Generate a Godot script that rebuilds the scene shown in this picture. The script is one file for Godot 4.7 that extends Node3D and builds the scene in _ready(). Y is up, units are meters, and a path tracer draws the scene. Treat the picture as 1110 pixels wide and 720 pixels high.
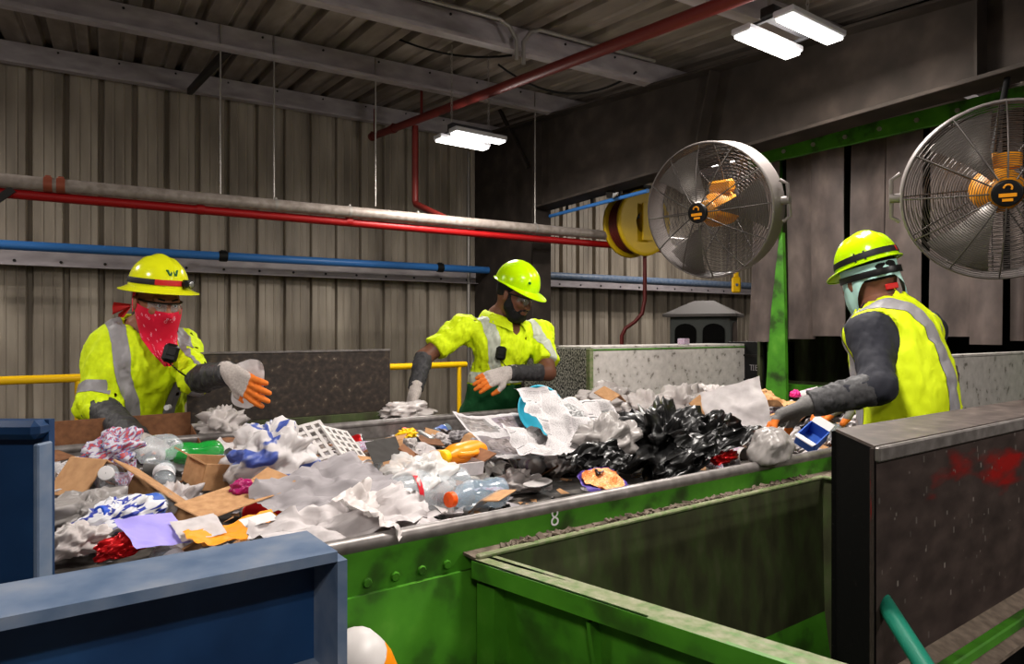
extends Node3D
# A recycling sorting line in a steel shed: metres, y up, the sorting platform is y = 0.

const CAM_Y := 1.34
const FOCAL := 740.0                      # pixels, for the 1110 x 720 frame
const YAW := 30.8                         # the camera looks this far to the +x side of -z (degrees)
const BELT_TURN := 5.3                    # the belt runs this far off the shed's wall (degrees)
const BELT_W := 1.62
const RIM_Y := 0.94
const BELT_Y := 0.845
const WALL_Z := -6.6
const FRAME_X := 3.41

var FWD := Vector3(sin(deg_to_rad(YAW)), 0, -cos(deg_to_rad(YAW)))
var RGT := Vector3(cos(deg_to_rad(YAW)), 0, sin(deg_to_rad(YAW)))
var EYE := Vector3(0, CAM_Y, 0)
var UX := Vector3(cos(deg_to_rad(BELT_TURN)), 0, -sin(deg_to_rad(BELT_TURN)))   # along the belt
var VX := Vector3(-sin(deg_to_rad(BELT_TURN)), 0, -cos(deg_to_rad(BELT_TURN)))  # across the belt, to the far side
var BELT_O := Vector3(0, 0, -1.262)
var M := {}
var used := {}
var rng := RandomNumberGenerator.new()
var bump := FastNoiseLite.new()
var soft := FastNoiseLite.new()

# ---------- positions ----------
func ray(px, py) -> Vector3:
	return FWD + RGT * ((px - 555.0) / FOCAL) + Vector3.UP * ((360.0 - py) / FOCAL)
func at_y(px, py, y) -> Vector3:
	var d := ray(px, py); return EYE + d * ((y - CAM_Y) / d.y)
func at_f(px, py, f) -> Vector3:
	return EYE + ray(px, py) * f
func at_z(px, py, z) -> Vector3:
	var d := ray(px, py); return EYE + d * (z / d.z)
func at_x(px, py, x) -> Vector3:
	var d := ray(px, py); return EYE + d * (x / d.x)
func at_v(px, py, v) -> Vector3:
	var d := ray(px, py); return EYE + d * ((v - (EYE - BELT_O).dot(VX)) / d.dot(VX))
func at_u(px, py, u) -> Vector3:
	var d := ray(px, py); return EYE + d * ((u - (EYE - BELT_O).dot(UX)) / d.dot(UX))
func B(u, v, y) -> Vector3:
	return BELT_O + UX * u + VX * v + Vector3.UP * y
func uv_of(p: Vector3) -> Vector2:
	return Vector2((p - BELT_O).dot(UX), (p - BELT_O).dot(VX))
func roof_y(z) -> float:
	return 3.6 - 0.11 * (z + 6.6)

# ---------- mesh builder ----------
class MB:
	var v := PackedVector3Array()
	var n := PackedVector3Array()
	var t := PackedVector2Array()
	func tri(a: Vector3, b: Vector3, c: Vector3, ta := Vector2.ZERO, tb := Vector2.ZERO, tc := Vector2.ZERO) -> void:
		var nn := (b - a).cross(c - a)
		if nn.length_squared() < 1e-16: return
		nn = nn.normalized()
		v.append(a); v.append(c); v.append(b)
		n.append(nn); n.append(nn); n.append(nn)
		t.append(ta); t.append(tc); t.append(tb)
	func quad(a: Vector3, b: Vector3, c: Vector3, d: Vector3) -> void:
		tri(a, b, c, Vector2(0, 0), Vector2(1, 0), Vector2(1, 1)); tri(a, c, d, Vector2(0, 0), Vector2(1, 1), Vector2(0, 1))
	func oquad(a: Vector3, b: Vector3, c: Vector3, d: Vector3, o: Vector3) -> void:
		if (b - a).cross(c - a).dot((a + c) * 0.5 - o) >= 0: quad(a, b, c, d)
		else: quad(d, c, b, a)
	func otri(a: Vector3, b: Vector3, c: Vector3, o: Vector3) -> void:
		if (b - a).cross(c - a).dot((a + b + c) / 3.0 - o) >= 0: tri(a, b, c)
		else: tri(a, c, b)
	func stri(a: Vector3, b: Vector3, c: Vector3, na: Vector3, nb: Vector3, nc: Vector3, ta := Vector2.ZERO, tb := Vector2.ZERO, tc := Vector2.ZERO) -> void:
		v.append(a); v.append(c); v.append(b)
		n.append(na); n.append(nc); n.append(nb)
		t.append(ta); t.append(tc); t.append(tb)
	# chamfered box: centre, full size, axes
	func box(c: Vector3, s: Vector3, q := Basis.IDENTITY, ch := 0.0) -> void:
		var h := s * 0.5
		var b: float = minf(ch, minf(h.x, minf(h.y, h.z)) * 0.8)
		if b <= 0.0:
			for ax in 3:
				for sg in [-1.0, 1.0]:
					var p: Array[Vector3] = []
					for k in [[-1, -1], [1, -1], [1, 1], [-1, 1]]:
						var w := Vector3.ZERO
						w[ax] = sg * h[ax]; w[(ax + 1) % 3] = k[0] * h[(ax + 1) % 3]; w[(ax + 2) % 3] = k[1] * h[(ax + 2) % 3]
						p.append(c + q * w)
					oquad(p[0], p[1], p[2], p[3], c)
			return
		var pt := func(ax: int, sx: float, sy: float, sz: float) -> Vector3:
			var w := Vector3(sx * (h.x - b), sy * (h.y - b), sz * (h.z - b))
			w[ax] = [sx, sy, sz][ax] * h[ax]
			return c + q * w
		for ax in 3:
			var e := (ax + 1) % 3
			var g := (ax + 2) % 3
			for sg in [-1.0, 1.0]:
				var p: Array[Vector3] = []
				for k in [[-1.0, -1.0], [1.0, -1.0], [1.0, 1.0], [-1.0, 1.0]]:
					var s3 := [0.0, 0.0, 0.0]; s3[ax] = sg; s3[e] = k[0]; s3[g] = k[1]
					p.append(pt.call(ax, s3[0], s3[1], s3[2]))
				oquad(p[0], p[1], p[2], p[3], c)
				for sh in [-1.0, 1.0]:
					var r: Array[Vector3] = []
					for k in [-1.0, 1.0]:
						var s3 := [0.0, 0.0, 0.0]; s3[ax] = sg; s3[e] = sh; s3[g] = k
						r.append(pt.call(ax, s3[0], s3[1], s3[2])); r.append(pt.call(e, s3[0], s3[1], s3[2]))
					oquad(r[0], r[1], r[3], r[2], c)
		for i in 8:
			var sx := 1.0 if i & 1 else -1.0
			var sy := 1.0 if i & 2 else -1.0
			var sz := 1.0 if i & 4 else -1.0
			otri(pt.call(0, sx, sy, sz), pt.call(1, sx, sy, sz), pt.call(2, sx, sy, sz), c)
	# bar with rectangular section between two points
	func bar(a: Vector3, b: Vector3, w: float, h: float, up := Vector3.UP, ch := 0.0) -> void:
		var z := (b - a).normalized()
		var x := up.cross(z)
		if x.length() < 0.01: x = Vector3.RIGHT.cross(z)
		x = x.normalized()
		box((a + b) * 0.5, Vector3(w, h, a.distance_to(b)), Basis(x, z.cross(x), z), ch)
	# closed hull of eight corners: four of the bottom, four of the top in the same order
	func hexa(p: Array) -> void:
		var o := Vector3.ZERO
		for q in p: o += q / 8.0
		for f in [[0, 1, 2, 3], [4, 5, 6, 7], [0, 1, 5, 4], [1, 2, 6, 5], [2, 3, 7, 6], [3, 0, 4, 7]]:
			oquad(p[f[0]], p[f[1]], p[f[2]], p[f[3]], o)
	# flat polygon of some thickness: outline points, offset vector
	func slab(p: Array, off: Vector3) -> void:
		var o := Vector3.ZERO
		for q in p: o += (q + off * 0.5) / p.size()
		for i in p.size():
			var a: Vector3 = p[i]
			var b: Vector3 = p[(i + 1) % p.size()]
			oquad(a, b, b + off, a + off, o)
		for i in range(1, p.size() - 1):
			otri(p[0], p[i], p[i + 1], o); otri(p[0] + off, p[i] + off, p[i + 1] + off, o)
	func tube(p: Array, r, sides := 8, caps := true, close := false) -> void:
		var m := p.size()
		var rings: Array = []
		var norms: Array = []
		var side := Vector3.ZERO
		for i in m:
			var d: Vector3
			if close: d = (p[(i + 1) % m] - p[(i - 1 + m) % m]).normalized()
			else: d = (p[mini(i + 1, m - 1)] - p[maxi(i - 1, 0)]).normalized()
			if i == 0:
				side = d.cross(Vector3.UP if absf(d.y) < 0.9 else Vector3.RIGHT).normalized()
			else:
				side = (side - d * side.dot(d)).normalized()
			var up := d.cross(side)
			var rr: float = r[i] if r is Array else r
			var ring: Array[Vector3] = []
			var nr: Array[Vector3] = []
			for k in sides:
				var a := TAU * k / sides
				var q := side * cos(a) + up * sin(a)
				nr.append(q); ring.append(p[i] + q * rr)
			rings.append(ring); norms.append(nr)
		for i in (m if close else m - 1):
			var j := (i + 1) % m
			for k in sides:
				var l := (k + 1) % sides
				var t0 := Vector2(float(k) / sides, float(i) / m)
				var t1 := Vector2(float(k + 1) / sides, float(i) / m)
				var t2 := Vector2(float(k + 1) / sides, float(i + 1) / m)
				var t3 := Vector2(float(k) / sides, float(i + 1) / m)
				stri(rings[i][k], rings[i][l], rings[j][l], norms[i][k], norms[i][l], norms[j][l], t0, t1, t2)
				stri(rings[i][k], rings[j][l], rings[j][k], norms[i][k], norms[j][l], norms[j][k], t0, t2, t3)
		if caps and not close:
			for k in sides:
				var l := (k + 1) % sides
				tri(p[0], rings[0][l], rings[0][k]); tri(p[m - 1], rings[m - 1][k], rings[m - 1][l])
	# profile of Vector2(radius, height) turned about q's y axis
	func lathe(prof: Array, seg: int, o: Vector3, q := Basis.IDENTITY, squash := Vector2.ONE) -> void:
		var m := prof.size()
		var nr: Array[Vector2] = []
		for i in m:
			var d: Vector2 = (prof[mini(i + 1, m - 1)] - prof[maxi(i - 1, 0)]).normalized()
			nr.append(Vector2(d.y, -d.x))
		for i in m - 1:
			for k in seg:
				var a0 := TAU * k / seg
				var a1 := TAU * (k + 1) / seg
				var P: Array[Vector3] = []
				var N: Array[Vector3] = []
				var T: Array[Vector2] = []
				for w in [[i, a0, k], [i, a1, k + 1], [i + 1, a1, k + 1], [i + 1, a0, k]]:
					var pr: Vector2 = prof[w[0]]
					P.append(o + q * Vector3(pr.x * cos(w[1]) * squash.x, pr.y, pr.x * sin(w[1]) * squash.y))
					N.append((q * Vector3(nr[w[0]].x * cos(w[1]), nr[w[0]].y, nr[w[0]].x * sin(w[1]))).normalized())
					T.append(Vector2(float(w[2]) / seg, 1.0 - float(w[0]) / (m - 1)))
				stri(P[0], P[2], P[1], N[0], N[2], N[1], T[0], T[2], T[1]); stri(P[0], P[3], P[2], N[0], N[3], N[2], T[0], T[3], T[2])
	# smooth surface over a grid of points, row by row
	func grid(p: PackedVector3Array, nu: int, nv: int, wrap := false, flip := false) -> void:
		var nr := PackedVector3Array(); nr.resize(p.size())
		for j in nv:
			for i in nu:
				var i0 := (i - 1 + nu - (1 if i == 0 and wrap else 0)) % nu if wrap else maxi(i - 1, 0)
				var i1 := (i + 1) % nu if wrap else mini(i + 1, nu - 1)
				if wrap and i == nu - 1: i1 = 1
				var a := p[j * nu + i1] - p[j * nu + i0]
				var b := p[mini(j + 1, nv - 1) * nu + i] - p[maxi(j - 1, 0) * nu + i]
				nr[j * nu + i] = (a.cross(b) * (-1.0 if flip else 1.0)).normalized()
		for j in nv - 1:
			for i in nu - 1:
				var k := [j * nu + i, j * nu + i + 1, (j + 1) * nu + i + 1, (j + 1) * nu + i]
				var T := [Vector2(float(i) / (nu - 1), float(j) / (nv - 1)), Vector2(float(i + 1) / (nu - 1), float(j) / (nv - 1)), Vector2(float(i + 1) / (nu - 1), float(j + 1) / (nv - 1)), Vector2(float(i) / (nu - 1), float(j + 1) / (nv - 1))]
				for f in [[0, 1, 2], [0, 2, 3]]:
					if flip: f = [f[0], f[2], f[1]]
					stri(p[k[f[0]]], p[k[f[1]]], p[k[f[2]]], nr[k[f[0]]], nr[k[f[1]]], nr[k[f[2]]], T[f[0]], T[f[1]], T[f[2]])
	func mesh() -> ArrayMesh:
		var a := []; a.resize(Mesh.ARRAY_MAX)
		a[Mesh.ARRAY_VERTEX] = v; a[Mesh.ARRAY_NORMAL] = n; a[Mesh.ARRAY_TEX_UV] = t
		var m := ArrayMesh.new(); m.add_surface_from_arrays(Mesh.PRIMITIVE_TRIANGLES, a)
		return m

# ---------- nodes ----------
func numbered(called: String) -> String:
	if not used.has(called):
		used[called] = 0; return called
	used[called] += 1
	return "%s_%03d" % [called, used[called]]
func obj(called: String, mb, m: Material, parent = null) -> MeshInstance3D:
	var o := MeshInstance3D.new()
	o.mesh = mb.mesh() if mb is MB else mb
	o.material_override = m
	if parent == null:
		o.name = numbered(called); add_child(o)
	else:
		o.name = called; parent.add_child(o, true)
	return o
func thing(called: String, label: String, category: String, at := Vector3.ZERO, group := "") -> Node3D:
	var o := Node3D.new(); o.name = numbered(called); add_child(o)
	o.position = at; tag(o, label, category, group)
	return o
func tag(o, label: String, category: String, group := "") -> void:
	o.set_meta("label", label); o.set_meta("category", category)
	if group: o.set_meta("group", group)
func struct(called: String, mb, m: Material, label := "", parent = null) -> Node3D:
	var o: Node3D
	if mb == null:
		o = Node3D.new(); o.name = numbered(called); add_child(o)
	else:
		o = obj(called, mb, m, parent)
	if parent == null:
		o.set_meta("kind", "structure")
		if label: o.set_meta("label", label)
	return o
# moves a mesh's points so that its node can sit at the thing's base
func rebase(mb: MB, at: Vector3) -> MB:
	for i in mb.v.size(): mb.v[i] -= at
	return mb

# ---------- materials ----------
func mat(called: String, c: Color, rough := 0.7, metal := 0.0) -> StandardMaterial3D:
	var m := StandardMaterial3D.new(); m.resource_name = called
	m.albedo_color = c; m.roughness = rough; m.metallic = metal; m.metallic_specular = 0.4
	m.cull_mode = BaseMaterial3D.CULL_DISABLED
	M[called] = m
	return m
func noise_tex(sd: int, freq: float, stops: Array, size := 512, octaves := 4, kind := FastNoiseLite.TYPE_SIMPLEX_SMOOTH, sx := 1) -> NoiseTexture2D:
	var f := FastNoiseLite.new(); f.seed = sd; f.frequency = freq; f.fractal_octaves = octaves; f.noise_type = kind
	var g := Gradient.new()
	var off := PackedFloat32Array(); var col := PackedColorArray()
	for s in stops:
		off.append(s[0]); col.append(s[1])
	g.offsets = off; g.colors = col
	var t := NoiseTexture2D.new(); t.width = size; t.height = size * sx; t.seamless = true; t.noise = f; t.color_ramp = g
	return t
func noisy(called: String, sd: int, freq: float, stops: Array, rough: float, metal := 0.0, scale := Vector3.ONE, kind := FastNoiseLite.TYPE_SIMPLEX_SMOOTH) -> StandardMaterial3D:
	var m := mat(called, Color.WHITE, rough, metal)
	m.albedo_texture = noise_tex(sd, freq, stops, 512, 5, kind)
	m.uv1_triplanar = true; m.uv1_world_triplanar = true; m.uv1_scale = scale
	return m
func g(x: float) -> Color: return Color(x, x, x)

func _ready() -> void:
	# ----- camera -----
	var cam := Camera3D.new(); cam.name = "camera"; add_child(cam)
	cam.fov = rad_to_deg(2.0 * atan(360.0 / FOCAL)); cam.near = 0.02; cam.far = 60.0
	cam.look_at_from_position(EYE, EYE + FWD, Vector3.UP); cam.current = true
	# ----- air and exposure: a closed shed, lit by its lamps -----
	var we := WorldEnvironment.new(); we.name = "environment"; add_child(we)
	var env := Environment.new(); we.environment = env
	env.background_mode = Environment.BG_COLOR; env.background_color = Color(0, 0, 0)
	env.tonemap_mode = Environment.TONE_MAPPER_LINEAR
	env.tonemap_exposure = 1.0
	env.sdfgi_enabled = true; env.ssao_enabled = true; env.ssil_enabled = true
	rng.seed = 77
	bump.seed = 5; bump.frequency = 1.0; bump.fractal_octaves = 3
	soft.seed = 9; soft.frequency = 1.0; soft.fractal_octaves = 1
	materials()
	lamps()
	shell()
	pipes()
	line()
	chutes()
	enclosure()
	fans()
	yard()
	trash()
	people()

func materials() -> void:
	noisy("wall_steel", 11, 0.012, [[0.0, Color(0.44, 0.405, 0.36)], [0.5, Color(0.58, 0.54, 0.485)], [1.0, Color(0.7, 0.66, 0.6)]], 0.55, 0.0, Vector3(0.5, 0.09, 0.5))
	noisy("roof_steel", 12, 0.02, [[0.0, Color(0.42, 0.38, 0.35)], [0.6, Color(0.53, 0.49, 0.45)], [1.0, Color(0.63, 0.59, 0.55)]], 0.6, 0.0, Vector3(0.6, 0.6, 0.15))
	noisy("purlin_steel", 13, 0.02, [[0.0, Color(0.58, 0.55, 0.56)], [1.0, Color(0.72, 0.69, 0.7)]], 0.5, 0.0, Vector3(0.4, 1, 1))
	noisy("frame_steel", 14, 0.015, [[0.0, Color(0.14, 0.118, 0.1)], [0.55, Color(0.19, 0.162, 0.142)], [1.0, Color(0.25, 0.215, 0.19)]], 0.85, 0.0, Vector3(0.5, 0.5, 0.5))
	noisy("floor_concrete", 15, 0.02, [[0.0, g(0.2)], [1.0, g(0.34)]], 0.85)
	noisy("rim_steel", 16, 0.03, [[0.0, Color(0.36, 0.34, 0.33)], [0.5, Color(0.47, 0.45, 0.44)], [1.0, Color(0.58, 0.56, 0.55)]], 0.38, 0.35, Vector3(1.2, 1.2, 1.2))
	noisy("belt_rubber", 17, 0.03, [[0.0, Color(0.22, 0.2, 0.19)], [0.6, Color(0.33, 0.31, 0.29)], [1.0, Color(0.45, 0.42, 0.4)]], 0.7, 0.0, Vector3(1.5, 1.5, 1.5))
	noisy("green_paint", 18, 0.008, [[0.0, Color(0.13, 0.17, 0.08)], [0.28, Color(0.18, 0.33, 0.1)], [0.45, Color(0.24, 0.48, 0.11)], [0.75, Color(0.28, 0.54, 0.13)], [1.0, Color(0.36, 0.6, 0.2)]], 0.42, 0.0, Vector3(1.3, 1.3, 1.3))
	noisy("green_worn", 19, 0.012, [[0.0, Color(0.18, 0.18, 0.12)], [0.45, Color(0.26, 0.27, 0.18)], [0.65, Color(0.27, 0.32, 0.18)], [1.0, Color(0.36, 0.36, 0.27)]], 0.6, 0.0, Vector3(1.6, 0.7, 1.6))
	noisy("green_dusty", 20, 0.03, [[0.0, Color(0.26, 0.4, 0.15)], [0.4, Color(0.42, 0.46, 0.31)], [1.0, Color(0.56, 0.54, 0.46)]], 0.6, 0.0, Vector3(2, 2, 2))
	noisy("blue_paint", 21, 0.012, [[0.0, Color(0.07, 0.17, 0.3)], [0.6, Color(0.1, 0.22, 0.37)], [1.0, Color(0.14, 0.28, 0.44)]], 0.35, 0.0, Vector3(1, 1, 1))
	noisy("blue_worn", 22, 0.02, [[0.0, Color(0.28, 0.36, 0.47)], [0.5, Color(0.39, 0.45, 0.54)], [1.0, Color(0.5, 0.53, 0.58)]], 0.45, 0.0, Vector3(1.5, 1.5, 1.5))
	noisy("panel_black", 23, 0.03, [[0.0, Color(0.045, 0.045, 0.045)], [0.84, Color(0.06, 0.058, 0.056)], [0.92, Color(0.15, 0.145, 0.14)], [1.0, Color(0.28, 0.26, 0.25)]], 0.75, 0.0, Vector3(3, 3, 3))
	noisy("panel_brown", 24, 0.014, [[0.0, Color(0.2, 0.17, 0.16)], [0.5, Color(0.29, 0.25, 0.235)], [0.8, Color(0.36, 0.32, 0.3)], [1.0, Color(0.5, 0.46, 0.43)]], 0.5, 0.0, Vector3(2, 1, 2))
	noisy("panel_rust", 25, 0.02, [[0.0, Color(0.13, 0.11, 0.1)], [0.55, Color(0.21, 0.18, 0.16)], [0.8, Color(0.29, 0.24, 0.2)], [0.9, Color(0.45, 0.42, 0.38)], [1.0, Color(0.72, 0.69, 0.64)]], 0.6, 0.0, Vector3(2.5, 2.5, 2.5))
	noisy("panel_white", 26, 0.02, [[0.0, Color(0.3, 0.28, 0.26)], [0.16, Color(0.5, 0.48, 0.45)], [0.24, Color(0.68, 0.66, 0.64)], [1.0, Color(0.78, 0.76, 0.74)]], 0.6, 0.0, Vector3(1.5, 1.5, 1.5))
	noisy("panel_flaking", 27, 0.05, [[0.0, Color(0.12, 0.12, 0.11)], [0.5, Color(0.2, 0.2, 0.19)], [0.54, Color(0.68, 0.67, 0.64)], [1.0, Color(0.78, 0.76, 0.73)]], 0.6, 0.0, Vector3(4, 2, 4))
	noisy("curtain_rubber", 28, 0.012, [[0.0, Color(0.22, 0.19, 0.18)], [0.5, Color(0.31, 0.27, 0.255)], [1.0, Color(0.41, 0.365, 0.34)]], 0.65, 0.0, Vector3(1, 0.5, 1))
	noisy("dusty_brown", 29, 0.03, [[0.0, Color(0.3, 0.26, 0.22)], [1.0, Color(0.52, 0.46, 0.41)]], 0.85, 0.0, Vector3(2, 2, 2))
	noisy("cardboard", 30, 0.03, [[0.0, Color(0.6, 0.44, 0.3)], [0.5, Color(0.7, 0.53, 0.37)], [1.0, Color(0.78, 0.62, 0.45)]], 0.85, 0.0, Vector3(2, 2, 2))
	noisy("cardboard_brown", 31, 0.03, [[0.0, Color(0.4, 0.26, 0.17)], [1.0, Color(0.54, 0.37, 0.25)]], 0.85, 0.0, Vector3(2, 2, 2))
	M.panel_black.metallic_specular = 0.12
	mat("red_paint", Color(0.6, 0.06, 0.07), 0.45)
	mat("red_dull", Color(0.42, 0.13, 0.11), 0.5)
	noisy("pipe_steel", 32, 0.03, [[0.0, Color(0.5, 0.46, 0.43)], [1.0, Color(0.68, 0.64, 0.61)]], 0.4, 0.1, Vector3(1, 1, 1))
	mat("blue_pipe", Color(0.22, 0.45, 0.72), 0.35)
	mat("pale_steel", Color(0.62, 0.6, 0.58), 0.4, 0.4)
	mat("copper", Color(0.6, 0.32, 0.24), 0.45, 0.3)
	mat("dark_steel", Color(0.13, 0.12, 0.115), 0.5, 0.3)
	mat("black_rubber", Color(0.05, 0.05, 0.05), 0.6)
	mat("wire_steel", Color(0.34, 0.32, 0.31), 0.4, 0.6)
	mat("fan_steel", Color(0.42, 0.395, 0.385), 0.5, 0.2)
	mat("fan_yellow", Color(0.85, 0.55, 0.08), 0.45)
	mat("fan_blade", Color(0.4, 0.38, 0.36), 0.45, 0.5)
	mat("safety_yellow", Color(0.95, 0.75, 0.05), 0.4)
	mat("reel_yellow", Color(0.8, 0.66, 0.08), 0.45)
	mat("hose_red", Color(0.36, 0.1, 0.09), 0.5)
	mat("teal_pipe", Color(0.08, 0.42, 0.34), 0.4)
	mat("shed_grey", Color(0.25, 0.26, 0.25), 0.7)
	mat("shed_roof", Color(0.33, 0.31, 0.3), 0.7)
	mat("lamp_driver", Color(0.16, 0.16, 0.17), 0.7)
	mat("lamp_body", Color(0.72, 0.72, 0.74), 0.5)
	var glow := mat("lamp_glow", Color(1, 1, 1), 0.5)
	glow.emission_enabled = true; glow.emission = Color(1.0, 0.985, 0.97); glow.emission_energy_multiplier = 4.0
	# --- things on the belt ---
	noisy("paper_white", 40, 0.02, [[0.0, Color(0.7, 0.675, 0.675)], [1.0, Color(0.8, 0.775, 0.775)]], 0.75, 0.0, Vector3(3, 3, 3))
	mat("paper_grey", Color(0.58, 0.56, 0.57), 0.75)
	mat("paper_lilac", Color(0.62, 0.58, 0.88), 0.6)
	mat("paper_orange", Color(0.92, 0.58, 0.1), 0.6)
	mat("paper_kraft", Color(0.76, 0.58, 0.4), 0.8)
	var film := mat("film_white", Color(0.78, 0.75, 0.74), 0.35)
	film.backlight_enabled = true; film.backlight = Color(0.45, 0.44, 0.43)
	var film2 := mat("film_grey", Color(0.55, 0.53, 0.52), 0.32)
	film2.backlight_enabled = true; film2.backlight = Color(0.35, 0.35, 0.34)
	mat("film_black", Color(0.05, 0.05, 0.052), 0.33)
	M.film_black.metallic_specular = 0.5
	var pet := mat("clear_plastic", Color(0.86, 0.9, 0.93, 0.3), 0.1)
	pet.transparency = BaseMaterial3D.TRANSPARENCY_ALPHA
	var petb := mat("blue_plastic", Color(0.66, 0.76, 0.84, 0.33), 0.12)
	petb.transparency = BaseMaterial3D.TRANSPARENCY_ALPHA
	var petg := mat("green_plastic", Color(0.1, 0.6, 0.22, 0.75), 0.12)
	petg.transparency = BaseMaterial3D.TRANSPARENCY_ALPHA
	print_mat("film_print", 24, [Color(0.76, 0.74, 0.74), Color(0.76, 0.74, 0.74), Color(0.25, 0.32, 0.6)], 0.012)
	var fc := mat("film_clear", Color(0.9, 0.89, 0.88, 0.55), 0.25)
	fc.transparency = BaseMaterial3D.TRANSPARENCY_ALPHA
	mat("label_purple", Color(0.3, 0.22, 0.55), 0.5)
	mat("cyan_dark", Color(0.1, 0.4, 0.55), 0.5)
	mat("cap_white", Color(0.82, 0.81, 0.81), 0.4)
	mat("cap_orange", Color(0.95, 0.35, 0.08), 0.4)
	mat("cap_blue", Color(0.12, 0.3, 0.75), 0.4)
	mat("label_red", Color(0.78, 0.1, 0.16), 0.5)
	mat("label_blue", Color(0.2, 0.36, 0.7), 0.5)
	mat("label_white", Color(0.86, 0.85, 0.86), 0.5)
	mat("cyan_plastic", Color(0.2, 0.62, 0.72), 0.35)
	mat("orange_plastic", Color(0.94, 0.55, 0.06), 0.35)
	mat("white_plastic", Color(0.76, 0.74, 0.73), 0.4)
	mat("magenta_plastic", Color(0.6, 0.08, 0.35), 0.35)
	mat("pink_plastic", Color(0.85, 0.15, 0.5), 0.35)
	mat("dark_card", Color(0.2, 0.19, 0.18), 0.7)
	mat("can_red", Color(0.75, 0.08, 0.1), 0.3, 0.5)
	mat("can_silver", Color(0.7, 0.7, 0.7), 0.3, 0.8)
	newsprint("newsprint", 3, false)
	newsprint("newsprint_photo", 9, true)
	print_mat("snack_print", 21, [Color(0.92, 0.6, 0.35), Color(0.85, 0.3, 0.12), Color(0.95, 0.82, 0.6)], 0.06)
	print_mat("blue_print", 22, [Color(0.85, 0.85, 0.87), Color(0.85, 0.85, 0.87), Color(0.16, 0.22, 0.6)], 0.03)
	print_mat("mixed_print", 23, [Color(0.75, 0.74, 0.78), Color(0.35, 0.4, 0.65), Color(0.72, 0.3, 0.32)], 0.05)
	# --- clothing ---
	noisy("lime_cloth", 50, 0.03, [[0.0, Color(0.76, 0.86, 0.0)], [1.0, Color(0.86, 0.95, 0.02)]], 0.75, 0.0, Vector3(3, 3, 3))
	mat("lime_vest", Color(0.84, 0.92, 0.03), 0.7)
	mat("hat_yellow", Color(0.9, 0.92, 0.1), 0.18)
	mat("hat_lime", Color(0.72, 0.9, 0.02), 0.18)
	mat("tape_grey", Color(0.55, 0.54, 0.55), 0.45)
	mat("tape_pale", Color(0.72, 0.74, 0.68), 0.45)
	mat("green_cloth", Color(0.02, 0.3, 0.14), 0.8)
	noisy("sleeve_dark", 51, 0.04, [[0.0, Color(0.17, 0.17, 0.18)], [1.0, Color(0.27, 0.265, 0.27)]], 0.6, 0.0, Vector3(4, 4, 4))
	mat("navy_cloth", Color(0.12, 0.125, 0.16), 0.8)
	noisy("glove_white", 52, 0.04, [[0.0, Color(0.62, 0.58, 0.56)], [1.0, Color(0.82, 0.79, 0.77)]], 0.85, 0.0, Vector3(5, 5, 5))
	noisy("glove_grey", 54, 0.04, [[0.0, Color(0.36, 0.35, 0.35)], [1.0, Color(0.5, 0.49, 0.48)]], 0.85, 0.0, Vector3(5, 5, 5))
	mat("glove_orange", Color(0.86, 0.45, 0.14), 0.7)
	mat("denim", Color(0.1, 0.13, 0.22), 0.85)
	mat("strap_black", Color(0.07, 0.07, 0.075), 0.6)
	mat("strap_red", Color(0.75, 0.1, 0.09), 0.6)
	mat("logo_green", Color(0.0, 0.35, 0.15), 0.5)
	mat("gadget_black", Color(0.045, 0.045, 0.05), 0.4)
	mat("mint_cloth", Color(0.66, 0.82, 0.79), 0.85)
	mat("skin_tan", Color(0.56, 0.36, 0.26), 0.55)
	mat("skin_dark", Color(0.42, 0.27, 0.2), 0.5)
	mat("skin_brown", Color(0.45, 0.29, 0.22), 0.5)
	mat("hair_black", Color(0.035, 0.03, 0.03), 0.8)
	mat("eye_white", Color(0.85, 0.83, 0.8), 0.3)
	mat("eye_dark", Color(0.05, 0.035, 0.03), 0.2)
	mat("lip", Color(0.4, 0.2, 0.18), 0.5)
	var lens := mat("clear_lens", Color(0.75, 0.8, 0.82, 0.25), 0.06)
	lens.transparency = BaseMaterial3D.TRANSPARENCY_ALPHA
	bandana_mat()

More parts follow.
